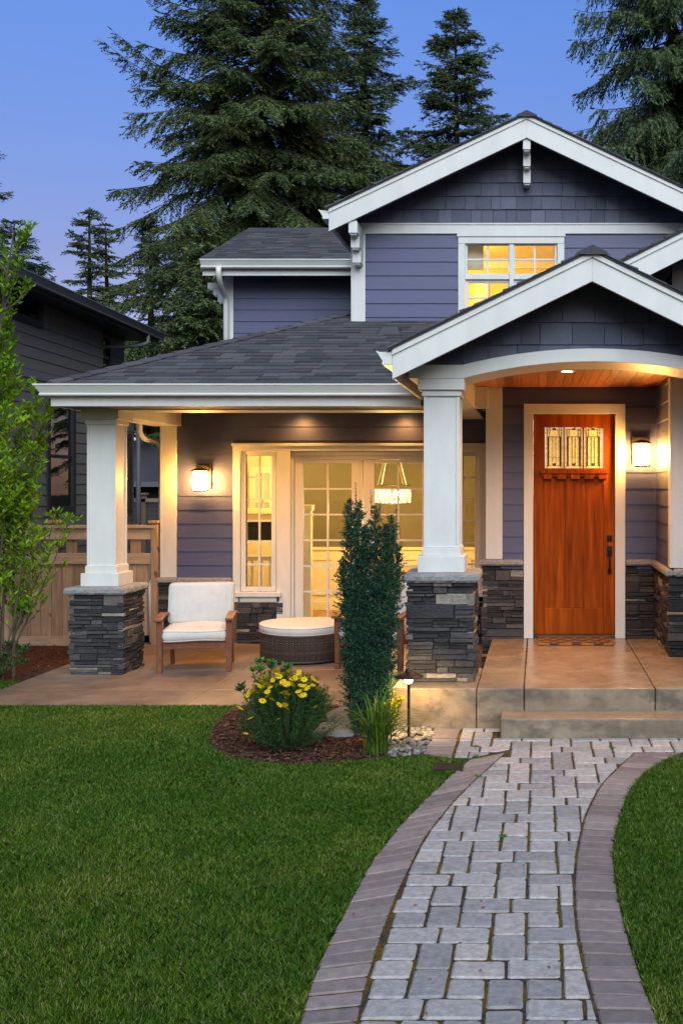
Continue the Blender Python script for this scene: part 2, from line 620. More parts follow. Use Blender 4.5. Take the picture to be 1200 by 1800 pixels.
def np_mesh(name, verts, k, extra=None):
    """verts: (n*k, 3) array, faces of k corners each, every face its own island."""
    me = bpy.data.meshes.new(name)
    n = len(verts) // k
    me.vertices.add(len(verts))
    me.vertices.foreach_set('co', np.ascontiguousarray(verts, dtype=np.float32).ravel())
    me.loops.add(n * k)
    me.loops.foreach_set('vertex_index', np.arange(n * k, dtype=np.int32))
    me.polygons.add(n)
    me.polygons.foreach_set('loop_start', np.arange(0, n * k, k, dtype=np.int32))
    me.update(calc_edges=True)
    me.validate()
    return me


def clip_half(poly, a, b, c):
    """Keep the side a*x + b*y <= c of a 2-D polygon."""
    out = []
    for i in range(len(poly)):
        p, q = poly[i], poly[(i + 1) % len(poly)]
        dp, dq = a * p[0] + b * p[1] - c, a * q[0] + b * q[1] - c
        if dp <= 0:
            out.append(p)
        if (dp < 0 < dq) or (dq < 0 < dp):
            t = dp / (dp - dq)
            out.append((p[0] + t * (q[0] - p[0]), p[1] + t * (q[1] - p[1])))
    return out


def clip_convex(poly, conv):
    for i in range(len(conv)):          # conv counter-clockwise
        (x0, y0), (x1, y1) = conv[i], conv[(i + 1) % len(conv)]
        ex, ey = x1 - x0, y1 - y0
        a, b = ey, -ex
        poly = clip_half(poly, a, b, a * x0 + b * y0)
        if len(poly) < 3:
            return []
    return poly


def area(poly):
    return 0.5 * abs(sum(poly[i][0] * poly[(i + 1) % len(poly)][1] - poly[(i + 1) % len(poly)][0] * poly[i][1] for i in range(len(poly))))


def front(Y):
    return lambda u, n, z: (u, Y - n, z)


def left_face(X):
    return lambda u, n, z: (X - n, -u, z)      # u = -y so that faces keep their winding


def right_face(X):
    return lambda u, n, z: (X + n, u, z)


def lap_siding(mb, F, u0, u1, z0, z1, openings=(), exp=0.18, top=None):
    """Horizontal lap boards, each a wedge that is proud at its lower edge."""
    z = z0
    while z < z1 - 1e-4:
        zt = min(z + exp, z1)
        spans = [(u0, u1)]
        for (a, b, c, d) in openings:
            if c < zt - 1e-4 and d > z + 1e-4:
                ns = []
                for s, e in spans:
                    if b <= s or a >= e:
                        ns.append((s, e))
                    else:
                        if a > s:
                            ns.append((s, a))
                        if b < e:
                            ns.append((b, e))
                spans = ns
        for s, e in spans:
            zb = z
            v = [F(s, 0, zb), F(e, 0, zb), F(e, 0.021, zb), F(s, 0.021, zb), F(s, 0, zt), F(e, 0, zt), F(e, 0.008, zt), F(s, 0.008, zt)]
            mb.solid(v, [(0, 1, 2, 3), (7, 6, 5, 4), (3, 2, 6, 7), (0, 3, 7, 4), (1, 5, 6, 2), (0, 4, 5, 1)])
        z += exp


def shakes(mb, F, conv, z0, exp, rng, wmin=0.10, wmax=0.24, u0=None, u1=None):
    """Rows of staggered shakes clipped to a convex (u, z) outline."""
    us = [p[0] for p in conv]
    zs = [p[1] for p in conv]
    a, b = min(us), max(us)
    z = z0
    while z < max(zs):
        u = a - rng.uniform(0, 0.2)
        while u < b:
            w = rng.uniform(wmin, wmax)
            dz = rng.uniform(-0.003, 0.003)
            quad = [(u + 0.0035, z + dz), (u + w - 0.0035, z + dz), (u + w - 0.0035, z + exp + dz), (u + 0.0035, z + exp + dz)]
            poly = clip_convex(quad, conv)
            if len(poly) >= 3 and area(poly) > 1e-4:
                th = rng.uniform(0.018, 0.026)
                top = [F(p[0], 0.006 + th * max(0, 1 - (p[1] - z) / exp * 0.8), p[1]) for p in poly]
                bot = [F(p[0], 0.0, p[1]) for p in poly]
                mb.prism(bot, top)
            u += w
        z += exp


def roof_tabs(mb, O, U, V, conv, rng, exp=0.135, t=0.012, wmin=0.17, wmax=0.36, v0=None):
    """Architectural shingle tabs on the plane O + u*U + v*V, clipped to a convex outline."""
    O, U, V = Vector(O), Vector(U).normalized(), Vector(V).normalized()
    N = U.cross(V).normalized()
    us = [p[0] for p in conv]
    vs = [p[1] for p in conv]
    v = min(vs) if v0 is None else v0
    while v < max(vs):
        u = min(us) - rng.uniform(0, 0.3)
        while u < max(us):
            w = rng.uniform(wmin, wmax)
            quad = [(u + 0.001, v), (u + w - 0.001, v), (u + w - 0.001, v + exp + 0.004), (u + 0.001, v + exp + 0.004)]
            poly = clip_convex(quad, conv)
            if len(poly) >= 3 and area(poly) > 2e-4:
                tt = t * rng.choice((0.55, 1.0, 1.0, 1.35))
                top = [O + U * p[0] + V * p[1] + N * (0.004 + tt * (1 - (p[1] - v) / exp * 0.75)) for p in poly]
                bot = [O + U * p[0] + V * p[1] for p in poly]
                mb.prism(bot, top)
            u += w
        v += exp


def ledgestone(mb, F, u0, u1, z0, z1, rng, out=0.05, corner0=False, corner1=False):
    """Dry-stacked ledge stone: thin courses in small panels, every stone its own rough block."""
    def stone(a, b, c, d):
        n = rng.uniform(0.35, 1.0) * out
        g = 0.002
        j = lambda s: rng.uniform(-s, s)
        a2, b2 = a + g, b - g
        if corner0 and a <= u0 + 1e-4:
            a2 = u0 - n * 0.9
        if corner1 and b >= u1 - 1e-4:
            b2 = u1 + n * 0.9
        e = min(0.006, (d - c) * 0.2)
        um = (a2 + b2) / 2 + j(0.2) * (b2 - a2)
        back = [F(a2, -0.02, c + g), F(b2, -0.02, c + g), F(b2, -0.02, d - g), F(um, -0.02, d - g), F(a2, -0.02, d - g), F(a2, -0.02, (c + d) / 2)]
        back = [F(a2, -0.02, c + g), F(um, -0.02, c + g), F(b2, -0.02, c + g), F(b2, -0.02, d - g), F(um, -0.02, d - g), F(a2, -0.02, d - g)]
        mid = [F(a2, n * 0.75, c + g), F(um, n * 0.8, c + g + j(.002)), F(b2, n * 0.75, c + g), F(b2, n * 0.7, d - g), F(um, n * 0.8, d - g + j(.002)), F(a2, n * 0.7, d - g)]
        fr = [F(a2 + e, n + j(.006), c + g + e + j(.002)), F(um, n + j(.008), c + g + e + j(.003)), F(b2 - e, n + j(.006), c + g + e + j(.002)),
              F(b2 - e, n + j(.006), d - g - e + j(.002)), F(um + j(.01), n + j(.008), d - g - e + j(.003)), F(a2 + e, n + j(.006), d - g - e + j(.002))]
        mb.loft([back, mid, fr])
    z = z0
    while z < z1 - 0.005:                      # bands, each split into panels of 1-3 courses
        H = rng.choice((0.075, 0.095, 0.115, 0.125))
        if z + H > z1 - 0.04:
            H = z1 - z
        u = u0
        while u < u1 - 0.005:
            w = rng.uniform(0.14, 0.42)
            if u + w > u1 - 0.09:
                w = u1 - u
            k = rng.choice((1, 2, 2, 3, 3, 3)) if H > 0.07 else rng.choice((1, 1, 2))
            cuts = sorted([rng.uniform(0.25, 0.75) for _ in range(k - 1)])
            if k == 3:
                cuts = [rng.uniform(0.24, 0.4), rng.uniform(0.58, 0.76)]
            cs = [0] + cuts + [1]
            for i in range(k):
                c, d = z + H * cs[i], z + H * cs[i + 1]
                if w > 0.2 and rng.random() < 0.55:
                    m = u + w * rng.uniform(0.3, 0.7)
                    stone(u, m, c, d)
                    stone(m, u + w, c, d)
                else:
                    stone(u, u + w, c, d)
            u += w
        z += H


def rough_slab(x0, x1, y0, y1, z0, z1, rng, step=0.04, amp=0.006):
    """A cap stone with a chiselled, rounded edge."""
    nx, ny = max(2, int((x1 - x0) / step)), max(2, int((y1 - y0) / step))
    per = []
    for i in range(nx):
        per.append((x0 + (x1 - x0) * i / nx, y0, 0, -1))
    for i in range(ny):
        per.append((x1, y0 + (y1 - y0) * i / ny, 1, 0))
    for i in range(nx):
        per.append((x1 - (x1 - x0) * i / nx, y1, 0, 1))
    for i in range(ny):
        per.append((x0, y1 - (y1 - y0) * i / ny, -1, 0))
    cx, cy = (x0 + x1) / 2, (y0 + y1) / 2
    rings = []
    for (zz, ins) in ((z0, 0.014), (z0 + (z1 - z0) * 0.25, 0.0), (z0 + (z1 - z0) * 0.65, 0.002), (z1 - 0.008, 0.014), (z1, 0.034)):
        ring = []
        for (x, y, dx, dy) in per:
            j = rng.uniform(-amp, amp)
            sx, sy = (1 if x > cx else -1), (1 if y > cy else -1)
            ring.append((x - sx * ins * (1 if dx or abs(x - x0) < 1e-6 or abs(x - x1) < 1e-6 else 0) + dx * j,
                         y - sy * ins * (1 if dy or abs(y - y0) < 1e-6 or abs(y - y1) < 1e-6 else 0) + dy * j, zz + rng.uniform(-.002, .002)))
        rings.append(ring)
    mb = MB()
    mb.loft(rings)
    return mb


def copy_tree(o, parent=None):
    c = o.copy()
    COL.objects.link(c)
    if parent:
        c.parent = parent
        c.matrix_parent_inverse = o.matrix_parent_inverse.copy()
    for ch in list(o.children):
        copy_tree(ch, c)
    return c


def lamp(name, kind, loc, energy, col, parent=None, **kw):
    d = bpy.data.lights.new(name, kind)
    d.energy = energy
    d.color = col
    for k, v in kw.items():
        setattr(d, k, v)
    o = bpy.data.objects.new(name, d)
    COL.objects.link(o)
    o.location = loc
    if parent:
        o.parent = parent
        o.matrix_parent_inverse = wm(parent).inverted()
    return o

# ================================================================== GROUND
rng = random.Random(7)


def structure(o, label=None, cat=None, kind='structure'):
    o['kind'] = kind
    if label:
        o['label'] = label
        o['category'] = cat
    return o


m = MB()
m.face([(-150, -120, -0.06), (150, -120, -0.06), (150, 260, -0.06), (-150, 260, -0.06)])
structure(m.build('ground', 'soil'), 'dark soil under the lawns and around the houses', 'ground')

# patio slab with tooled joints
m = MB()
ys = [9.54, 10.28, 11.4, 12.46, 13.42]
xs = [-5.39, -3.3, -1.235]
for i in range(4):
    for k in range(2):
        x1 = xs[k + 1]
        if k == 1 and i >= 0:
            x1 = -1.235 if ys[i + 1] <= 10.3 else -0.53
        m.box(xs[k] + (0.003 if k else 0), x1, ys[i] + 0.003, ys[i + 1] - 0.003, -0.12, 0.0)
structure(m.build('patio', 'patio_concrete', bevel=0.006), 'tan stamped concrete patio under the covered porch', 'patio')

# raised stoop and its step
m = MB()
m.box(-1.235, -0.522, 8.65, 9.62, -0.1, 0.335)
m.box(-0.516, -0.122, 8.65, 11.5, -0.1, 0.335)
m.box(-0.116, 0.985, 8.65, 11.5, -0.1, 0.335)
m.box(0.991, 3.4, 8.65, 10.3, -0.1, 0.335)
m.box(0.991, 1.34, 10.3, 11.5, -0.1, 0.335)
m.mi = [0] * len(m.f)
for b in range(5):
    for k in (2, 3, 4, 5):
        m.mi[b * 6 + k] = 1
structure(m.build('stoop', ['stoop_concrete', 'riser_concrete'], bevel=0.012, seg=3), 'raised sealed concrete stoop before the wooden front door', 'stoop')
m = MB()
m.box(-0.305, 3.4, 8.31, 8.648, -0.1, 0.152)
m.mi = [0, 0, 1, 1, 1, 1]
structure(m.build('step', ['stoop_concrete', 'riser_concrete'], bevel=0.012, seg=3), 'low concrete step in front of the stoop', 'step')

# ================================================================== HOUSE
house = thing('house', 'two-storey house with blue siding, white trim, stone piers and a lit front porch', 'house', (-1.5, 13.3, 0))


def part(mb, name, mat, parent=None, **kw):
    return mb.build(name, mat, parent or house, **kw)


# ---------------------------------------------------------------- porch wall (Y = 13.3)
YP = 13.3
OX0, OX1, OZ = -3.953, -0.665, 2.594
m = MB()
m.box(-4.855, OX0 + 0.02, YP, YP + 0.14, 0, 3.02)
m.box(OX1 - 0.02, -0.575, YP, YP + 0.14, 0, 3.02)
m.box(OX0 + 0.02, OX1 - 0.02, YP, YP + 0.14, OZ - 0.02, 3.02)
part(m, 'porch_wall', 'soffit_dark')
m = MB()
lap_siding(m, front(YP), -4.68, -0.575, 0.836, 3.02, [(OX0 + .01, OX1 - .01, -1, OZ - .01)])
part(m, 'lap_siding', 'siding_blue')
# door wall (Y = 11.5)
YD = 11.5
DX0, DX1, DZ = -0.16, 0.975, 2.966
m = MB()
m.box(-0.575, DX0 + .02, YD, YD + .14, 0, 3.2)
m.box(DX1 - .02, 1.34, YD, YD + .14, 0, 3.2)
m.box(DX0 + .02, DX1 - .02, YD, YD + .14, DZ - .02, 3.2)
m.box(-0.575, -0.435, YD + .14, YP, 0, 3.2)
part(m, 'entry_wall', 'soffit_dark')
m = MB()
lap_siding(m, front(YD), -0.42, DX0 + .01, 1.116, DZ - .01)
part(m, 'lap_siding', 'siding_blue')
m = MB()
lap_siding(m, front(YD), DX1 - .01, 1.32, 1.116, DZ - .01)
part(m, 'lap_siding', 'siding_blue')
m = MB()
lap_siding(m, front(YD), -0.42, 1.32, DZ - .01, 3.16)
part(m, 'lap_siding', 'siding_blue')
# right-hand return wall facing the door (X = 1.34) and the wing front (Y = 10.25)
m = MB()
m.box(1.34, 6.0, 10.25, 10.39, 0, 4.2)
m.box(1.34, 1.48, 10.39, 13.3, 0, 4.2)
part(m, 'wing_wall', 'soffit_dark')
m = MB()
lap_siding(m, left_face(1.34), -11.48, -10.26, 1.116, 3.16)
part(m, 'lap_siding', 'siding_blue')
m = MB()
lap_siding(m, front(10.25), 1.46, 6.0, 1.116, 4.2)
part(m, 'lap_siding', 'siding_blue')
# upper front wall
m = MB()
m.box(-2.387, -1.02, YP, YP + .14, 3.05, 5.5)
m.box(0.32, 2.10, YP, YP + .14, 3.05, 5.5)
m.box(-1.02, 0.32, YP, YP + .14, 5.29, 5.5)
m.box(-1.02, 0.32, YP, YP + .14, 3.05, 3.8)
m.box(-2.387, -2.25, YP + .14, 15.9, 3.05, 5.5)
m.box(1.96, 2.10, YP + .14, 15.9, 3.05, 5.5)
part(m, 'upper_wall', 'soffit_dark')
m = MB()
lap_siding(m, front(YP), -2.235, -1.02, 4.055, 5.315)
part(m, 'lap_siding', 'siding_blue')
m = MB()
lap_siding(m, front(YP), .33, 2.0, 4.055, 5.315)
part(m, 'lap_siding', 'siding_blue')
m = MB()
shakes(m, front(YP), [(-2.36, 5.45), (2.08, 5.45), (2.08, 5.53), (-0.142, 6.585), (-2.36, 5.53)], 5.458, 0.174, rng, 0.12, 0.27)
m.prism([(-2.38, YP + .1, 5.44), (2.09, YP + .1, 5.44), (-0.142, YP + .1, 6.55)], [(-2.38, YP + .002, 5.44), (2.09, YP + .002, 5.44), (-0.142, YP + .002, 6.55)])
part(m, 'gable_shakes', 'shake_blue')
m = MB()
m.box(-2.387, 2.10, YP - .034, YP, 5.315, 5.44)
m.box(-2.387, 2.10, YP - .045, YP - .034, 5.43, 5.452)
part(m, 'frieze_board', 'white_trim', bevel=.003)
# rear left wing wall (Y = 15.9)
YR = 15.9
m = MB()
m.box(-4.85, -2.387, YR, YR + .14, 2.9, 5.3)
m.box(-4.85, -4.71, YR + .14, 20.6, 0, 5.3)
m.prism([(-4.85, YR + .14, 5.3), (-4.71, YR + .14, 5.3), (-4.71, 18.04, 5.3), (-4.85, 18.04, 5.3)],
        [(-4.85, YR + .14, 5.32), (-4.71, YR + .14, 5.32), (-4.71, 18.04, 6.38), (-4.85, 18.04, 6.38)])
m.box(-4.855, -4.70, 13.44, 15.9, 0, 3.1)
part(m, 'rear_wing_wall', 'siding_blue')
m = MB()
lap_siding(m, front(YR), -4.75, -2.387, 3.16, 5.32, exp=0.18)
part(m, 'lap_siding', 'siding_blue')

# ---------------------------------------------------------------- white corner boards, band boards
def board(name, *b, mat='white_trim', bevel=.003, parent=None):
    m = MB()
    for q in b:
        m.box(*q)
    return part(m, name, mat, parent, bevel=bevel)


board('corner_board', (-4.862, -4.68, YP - .035, YP, 0.86, 2.82), (-4.889, -4.862, YP - .035, YP + .12, 0.86, 2.82))
board('corner_board', (-0.585, -0.40, YD - .03, YD, 1.225, 3.15))
board('corner_board', (1.315, 1.335, 10.215, 10.37, 1.225, 3.2), (1.335, 1.49, 10.215, 10.25, 1.225, 3.9))
board('corner_board', (-2.395, -2.235, YP - .036, YP, 4.0, 5.315), (-2.42, -2.395, YP - .036, YP + .13, 4.0, 5.5))
board('corner_board', (-4.858, -4.715, YR - .036, YR, 3.1, 5.3))
board('inside_corner_strip', (1.312, 1.338, YD - .03, YD, 1.225, 3.15), mat='siding_blue')

# ---------------------------------------------------------------- stone wainscots
m = MB()
rs = random.Random(21)
ledgestone(m, front(YP), -4.88, -3.955, 0, 0.79, rs, 0.05, corner0=True)
part(m, 'stone_wainscot', 'ledgestone')
m = MB()
ledgestone(m, front(YP), -3.90, -3.335, 0, 0.535, rs, 0.045, corner1=True)
part(m, 'stone_wainscot', 'ledgestone')
m = MB()
ledgestone(m, front(YP), -1.22, -0.62, 0, 0.535, rs, 0.045)
part(m, 'stone_wainscot', 'ledgestone')
m = MB()
ledgestone(m, front(YD), -0.59, DX0 - .005, 0.0, 1.155, rs, 0.05, corner0=True)
ledgestone(m, left_face(-0.59), -13.28, -11.5, 0.0, 1.155, rs, 0.05, corner1=True)
part(m, 'stone_wainscot', 'ledgestone')
m = MB()
ledgestone(m, front(YD), DX1 + .005, 1.30, 0.335, 1.155, rs, 0.05)
part(m, 'stone_wainscot', 'ledgestone')
m = MB()
ledgestone(m, left_face(1.34), -11.46, -10.25, 0.335, 1.145, rs, 0.05)
ledgestone(m, front(10.25), 1.33, 3.4, 0.335, 1.145, rs, 0.05, corner0=True)
part(m, 'stone_wainscot', 'ledgestone')
for b in ((-4.95, -3.958, YP - .085, YP, .79, .858), (-0.665, DX0 - .003, YD - .085, YD, 1.155, 1.222),
          (DX1 + .003, 1.275, YD - .085, YD, 1.155, 1.222), (1.262, 1.34, 10.17, 11.5, 1.145, 1.218), (1.34, 3.4, 10.17, 10.25, 1.145, 1.218)):
    rough_slab(*b, rs, 0.03, 0.005).build('stone_sill', 'cap_stone', house, bevel=0)

# ---------------------------------------------------------------- beams, ceilings, fascias
board('porch_beam', (-5.0, -1.02, 11.17, 11.58, 2.872, 3.05), (-4.98, -4.62, 11.58, YP - .001, 2.82, 3.05), bevel=.005)
board('entry_side_beam', (-1.02, -0.70, 9.6, YP - .03, 2.91, 3.2), (-0.70, -0.556, 11.38, YD - .031, 2.91, 3.149), bevel=.005)
m = MB()
m.box(-4.62, -1.02, 11.58, YP - .022, 3.0, 3.04)
part(m, 'porch_ceiling', 'white_trim')
m = MB()
m.box(-5.07, -1.02, 10.752, 11.168, 2.885, 2.91)
m.box(-5.07, -5.002, 11.17, YP + 2, 2.885, 2.91)
part(m, 'eave_soffit', 'soffit_dark')
m = MB()
x = -0.70
while x < 1.62:
    y1 = YD - .024 if x + .088 < 1.34 else 10.248
    if x + .088 > 1.32 and x < 1.34:
        y1 = 10.2
    m.box(x + .0015, x + .0865, 9.6, y1, 3.152, 3.17)
    x += 0.088
m.box(-0.7, 1.34, 9.6, YD, 3.17, 3.19)
m.box(1.34, 1.62, 9.6, 10.24, 3.17, 3.19)
part(m, 'entry_ceiling', 'cedar_ceiling', bevel=.002, seg=1)
m = MB()
m.box(1.62, 1.72, 9.6, 10.24, 2.91, 3.2)
part(m, 'entry_side_beam', 'white_trim', bevel=.004)

# arched entry beam
m = MB()
N = 44
xc, hs = 0.485, 1.145
pts = [-1.135] + [xc - hs + 2 * hs * i / N for i in range(N + 1)] + [2.105]


def arch(x, base, rise):
    t = (x - xc) / hs
    return base + (rise * (1 - t * t) if abs(t) < 1 else 0)


rings = []
for x in pts:
    zb, zt = arch(x, 2.99, 0.148), arch(x, 3.11, 0.143)
    rings.append([(x, 9.0, zb), (x, 9.6, zb), (x, 9.6, zt), (x, 9.0, zt)])
m.loft(rings)
part(m, 'arched_beam', 'white_trim', bevel=.004)

# porch fascia + gutters
board('porch_fascia', (-5.094, -1.225, 10.72, 10.75, 2.88, 3.075), (-5.094, -5.07, 10.75, 15.9, 2.88, 3.075))
KPROF = [(0, 0), (0.082, 0), (0.088, 0.016), (0.078, 0.026), (0.122, 0.098), (0.131, 0.104), (0.131, 0.119), (0.121, 0.119), (0.114, 0.108), (0.012, 0.108), (0.012, 0.119), (0, 0.119)]


def gutter(path, z, name='gutter'):
    """path: list of (x, y, ox, oy) with the outward mitre direction at each corner."""
    m = MB()
    rings = [[(x + ox * o, y + oy * o, z + h) for o, h in KPROF] for x, y, ox, oy in path]
    m.loft(rings)
    return part(m, name, 'gutter_white', bevel=.002, seg=1)


gutter([(-1.225, 10.72, 0, -1), (-5.094, 10.72, -1, -1), (-5.094, 15.8, -1, 0)], 2.985)
gutter([(-2.62, 15.4, 0, -1), (-5.04, 15.4, 0, -1)], 5.315)
board('rear_fascia', (-5.04, -2.40, 15.4, 15.43, 5.21, 5.42))
gutter([(-1.225, 8.603, -1, 0), (-1.225, 10.70, -1, 0)], 3.062)
board('entry_fascia', (-1.225, -1.2, 8.64, 11.0, 2.945, 3.15))
gutter([(-2.61, 12.803, -1, 0), (-2.61, 15.3, -1, 0)], 5.385)


# ---------------------------------------------------------------- roofs
def gable_roof(xp, zp, s, xl, xr, y0, y1, depth, seed, y1b=None):
    def zr(x):
        return zp - s * abs(x - xp)
    m = MB()                                            # deck with its soffit
    for a, b in ((xl, xp), (xp, xr)):
        m.prism([(a, y0 + .036, zr(a) - .15), (b, y0 + .036, zr(b) - .15), (b, y1, zr(b) - .15), (a, y1, zr(a) - .15)],
                [(a, y0 + .036, zr(a) - .002), (b, y0 + .036, zr(b) - .002), (b, y1, zr(b) - .002), (a, y1, zr(a) - .002)])
    rf = part(m, 'gable_roof', 'soffit_dark')
    for a, b in ((xl, xp), (xp, xr)):
        m = MB()
        m.prism([(a, y0, zr(a) - depth), (b, y0, zr(b) - depth), (b, y0 + .034, zr(b) - depth), (a, y0 + .034, zr(a) - depth)],
                [(a, y0, zr(a)), (b, y0, zr(b)), (b, y0 + .034, zr(b)), (a, y0 + .034, zr(a))])
        m.prism([(a, y0 - .016, zr(a) - .045), (b, y0 - .016, zr(b) - .045), (b, y0 - .001, zr(b) - .045), (a, y0 - .001, zr(a) - .045)],
                [(a, y0 - .016, zr(a) + .004), (b, y0 - .016, zr(b) + .004), (b, y0 - .001, zr(b) + .004), (a, y0 - .001, zr(a) + .004)])
        m.build('rake_board', 'white_trim', rf, bevel=.003)
    m = MB()                                            # drip edge
    xl2, xr2 = xl - .035, xr + .035
    for a, b in ((xl2, xp), (xp, xr2)):
        m.prism([(a, y0 - .03, zr(a) + .005), (b, y0 - .03, zr(b) + .005), (b, y1, zr(b) + .005), (a, y1, zr(a) + .005)],
                [(a, y0 - .03, zr(a) + .022), (b, y0 - .03, zr(b) + .022), (b, y1, zr(b) + .022), (a, y1, zr(a) + .022)])
    m.build('drip_edge', 'roof_edge', rf)
    m = MB()
    r2 = random.Random(seed)
    c = 1 / math.sqrt(1 + s * s)
    for sg, a in ((-1, xl2), (1, xr2)):
        L = abs(a - xp) / c
        Vd = Vector((-sg, 0, s))
        if sg < 0:
            roof_tabs(m, (a, y1, zr(a) + .022), (0, -1, 0), Vd, [(0, 0), (y1 - y0 + .045, 0), (y1 - y0 + .045, L), (0, L)], r2, t=.016)
        else:
            roof_tabs(m, (a, y0 - .045, zr(a) + .022), (0, 1, 0), Vd, [(0, 0), (y1 - y0 + .045, 0), (y1 - y0 + .045, L), (0, L)], r2, t=.016)
    y = y0 - .05
    while y < y1 - .2:                                  # ridge caps
        d = .018 if y < y0 else .012
        w = .13
        m.prism([(xp - w, y, zr(xp - w) + .035), (xp, y, zp + .035), (xp + w, y, zr(xp + w) + .035), (xp + w, y + .26, zr(xp + w) + .03), (xp, y + .26, zp + .03), (xp - w, y + .26, zr(xp - w) + .03)],
                [(xp - w, y, zr(xp - w) + .035 + d), (xp, y, zp + .035 + d), (xp + w, y, zr(xp + w) + .035 + d), (xp + w, y + .26, zr(xp + w) + .042), (xp, y + .26, zp + .042), (xp - w, y + .26, zr(xp - w) + .042)])
        y += .2
    m.build('shingles', 'roof_shingle', rf)
    return rf


gable_roof(-0.142, 6.676, 0.474, -2.613, 2.33, 12.8, 19.0, 0.276, 3)
gable_roof(0.454, 4.008, 0.490, -1.223, 2.131, 8.6, 13.25, 0.245, 4)
gable_roof(3.8, 5.667, 0.5, 0.76, 6.8, 9.76, 16.5, 0.245, 5)
# entry gable shakes and wing gable shakes
m = MB()
shakes(m, front(9.08), [(-1.07, 3.147), (1.98, 3.147), (0.454, 3.92)], 2.90, 0.197, rng, 0.15, 0.30)
for q in ([(-1.16, 3.05), (-.50, 3.05), (-.50, 3.1465), (-1.06, 3.1465)], [(1.47, 3.05), (2.1, 3.05), (1.97, 3.1465), (1.47, 3.1465)]):
    shakes(m, front(9.08), q, 2.90, 0.197, rng, 0.15, 0.30)
m.prism([(-1.10, 9.4, 3.15), (2.0, 9.4, 3.15), (0.454, 9.4, 3.86)], [(-1.10, 9.081, 3.15), (2.0, 9.081, 3.15), (0.454, 9.081, 3.86)])
part(m, 'gable_shakes', 'shake_blue')
m = MB()
shakes(m, front(10.25), [(1.46, 3.4), (6.1, 3.4), (6.1, 4.35), (3.8, 5.52), (1.46, 4.40)], 3.4, 0.197, rng, 0.15, 0.30)
m.prism([(1.34, 10.4, 4.15), (6.1, 10.4, 4.15), (3.8, 10.4, 5.45), (1.34, 10.4, 4.3)], [(1.34, 10.251, 4.15), (6.1, 10.251, 4.15), (3.8, 10.251, 5.45), (1.34, 10.251, 4.3)])
part(m, 'gable_shakes', 'shake_blue')

# porch hip roof
EY, EZ, SL = 10.70, 3.105, 0.413
HX, HY, HZ = -2.50, 13.72, 3.105 + 0.413 * (13.72 - 10.70)


def pz(y):
    return EZ + SL * (y - EY)


m = MB()
m.solid([(-5.10, EY, pz(EY)), (-1.19, EY, pz(EY)), (0.454, 12.9, pz(12.9)), (1.3, 13.3, pz(13.3)), (-2.387, 13.3, pz(13.3)), (HX, HY, HZ), (HX, 15.9, HZ), (-5.10, 15.9, pz(EY)),
         (-5.10, EY, pz(EY) - .02), (-1.19, EY, pz(EY) - .02)],
        [(0, 1, 2, 3, 4), (0, 4, 5), (0, 5, 6, 7), (0, 8, 9, 1)])
proof = part(m, 'porch_roof', 'roof_edge')
m = MB()
r2 = random.Random(11)
k = 1 / math.sqrt(1 + SL * SL)
Vd = (0, 1, SL)
f_ = lambda y: (y - EY) / k
hx = -5.10 + (HX + 5.10) * (13.3 - EY) / (HY - EY)
roof_tabs(m, (0, EY, EZ + .006), (1, 0, 0), Vd, [(-5.10, -.015), (-1.19, -.015), (0.80, f_(13.29)), (hx, f_(13.29))], r2, t=.014)
v0 = -.015 + math.floor((f_(13.29) + .015) / .135) * .135
roof_tabs(m, (0, EY, EZ + .006), (1, 0, 0), Vd, [(hx, f_(13.29)), (-2.39, f_(13.29)), (HX, f_(HY))], r2, t=.014, v0=v0)
roof_tabs(m, (-5.10, 0, EZ + .006), (0, -1, 0), (HX + 5.10, 0, HZ - EZ), [(-15.9, 0), (-EY, 0), (-HY, math.hypot(HX + 5.10, HZ - EZ)), (-15.9, math.hypot(HX + 5.10, HZ - EZ))], r2, t=.014)
n = 20                                                  # hip caps
for i in range(n):
    a = Vector((-5.10, EY, EZ + .012)).lerp(Vector((HX, HY, HZ + .012)), i / n)
    b = Vector((-5.10, EY, EZ + .012)).lerp(Vector((HX, HY, HZ + .012)), (i + 1.35) / n)
    sd = Vector((0.75, -0.66, -0.16)) * .12
    sd2 = Vector((-0.75, 0.66, -0.2)) * .12
    u = Vector((0, 0, 1))
    m.loft([[a + sd, a + u * .02, a + sd2, a + sd2 + u * .016, a + u * .036, a + sd + u * .016],
            [b + sd, b + u * .01, b + sd2, b + sd2 + u * .008, b + u * .018, b + sd + u * .008]])
m.build('shingles', 'roof_shingle', proof)
# attic vent on the porch roof
m = MB()
vx, vy = (688 - 945) * 12.9 / 1800, 12.75
m.prism([(vx - .16, vy - .13, pz(vy - .13)), (vx + .16, vy - .13, pz(vy - .13)), (vx + .16, vy + .2, pz(vy + .2)), (vx - .16, vy + .2, pz(vy + .2))],
        [(vx - .10, vy - .06, pz(vy) + .085), (vx + .10, vy - .06, pz(vy) + .085), (vx + .10, vy + .12, pz(vy) + .10), (vx - .10, vy + .12, pz(vy) + .10)])
m.build('roof_vent', 'roof_edge', proof, bevel=.02, seg=3)
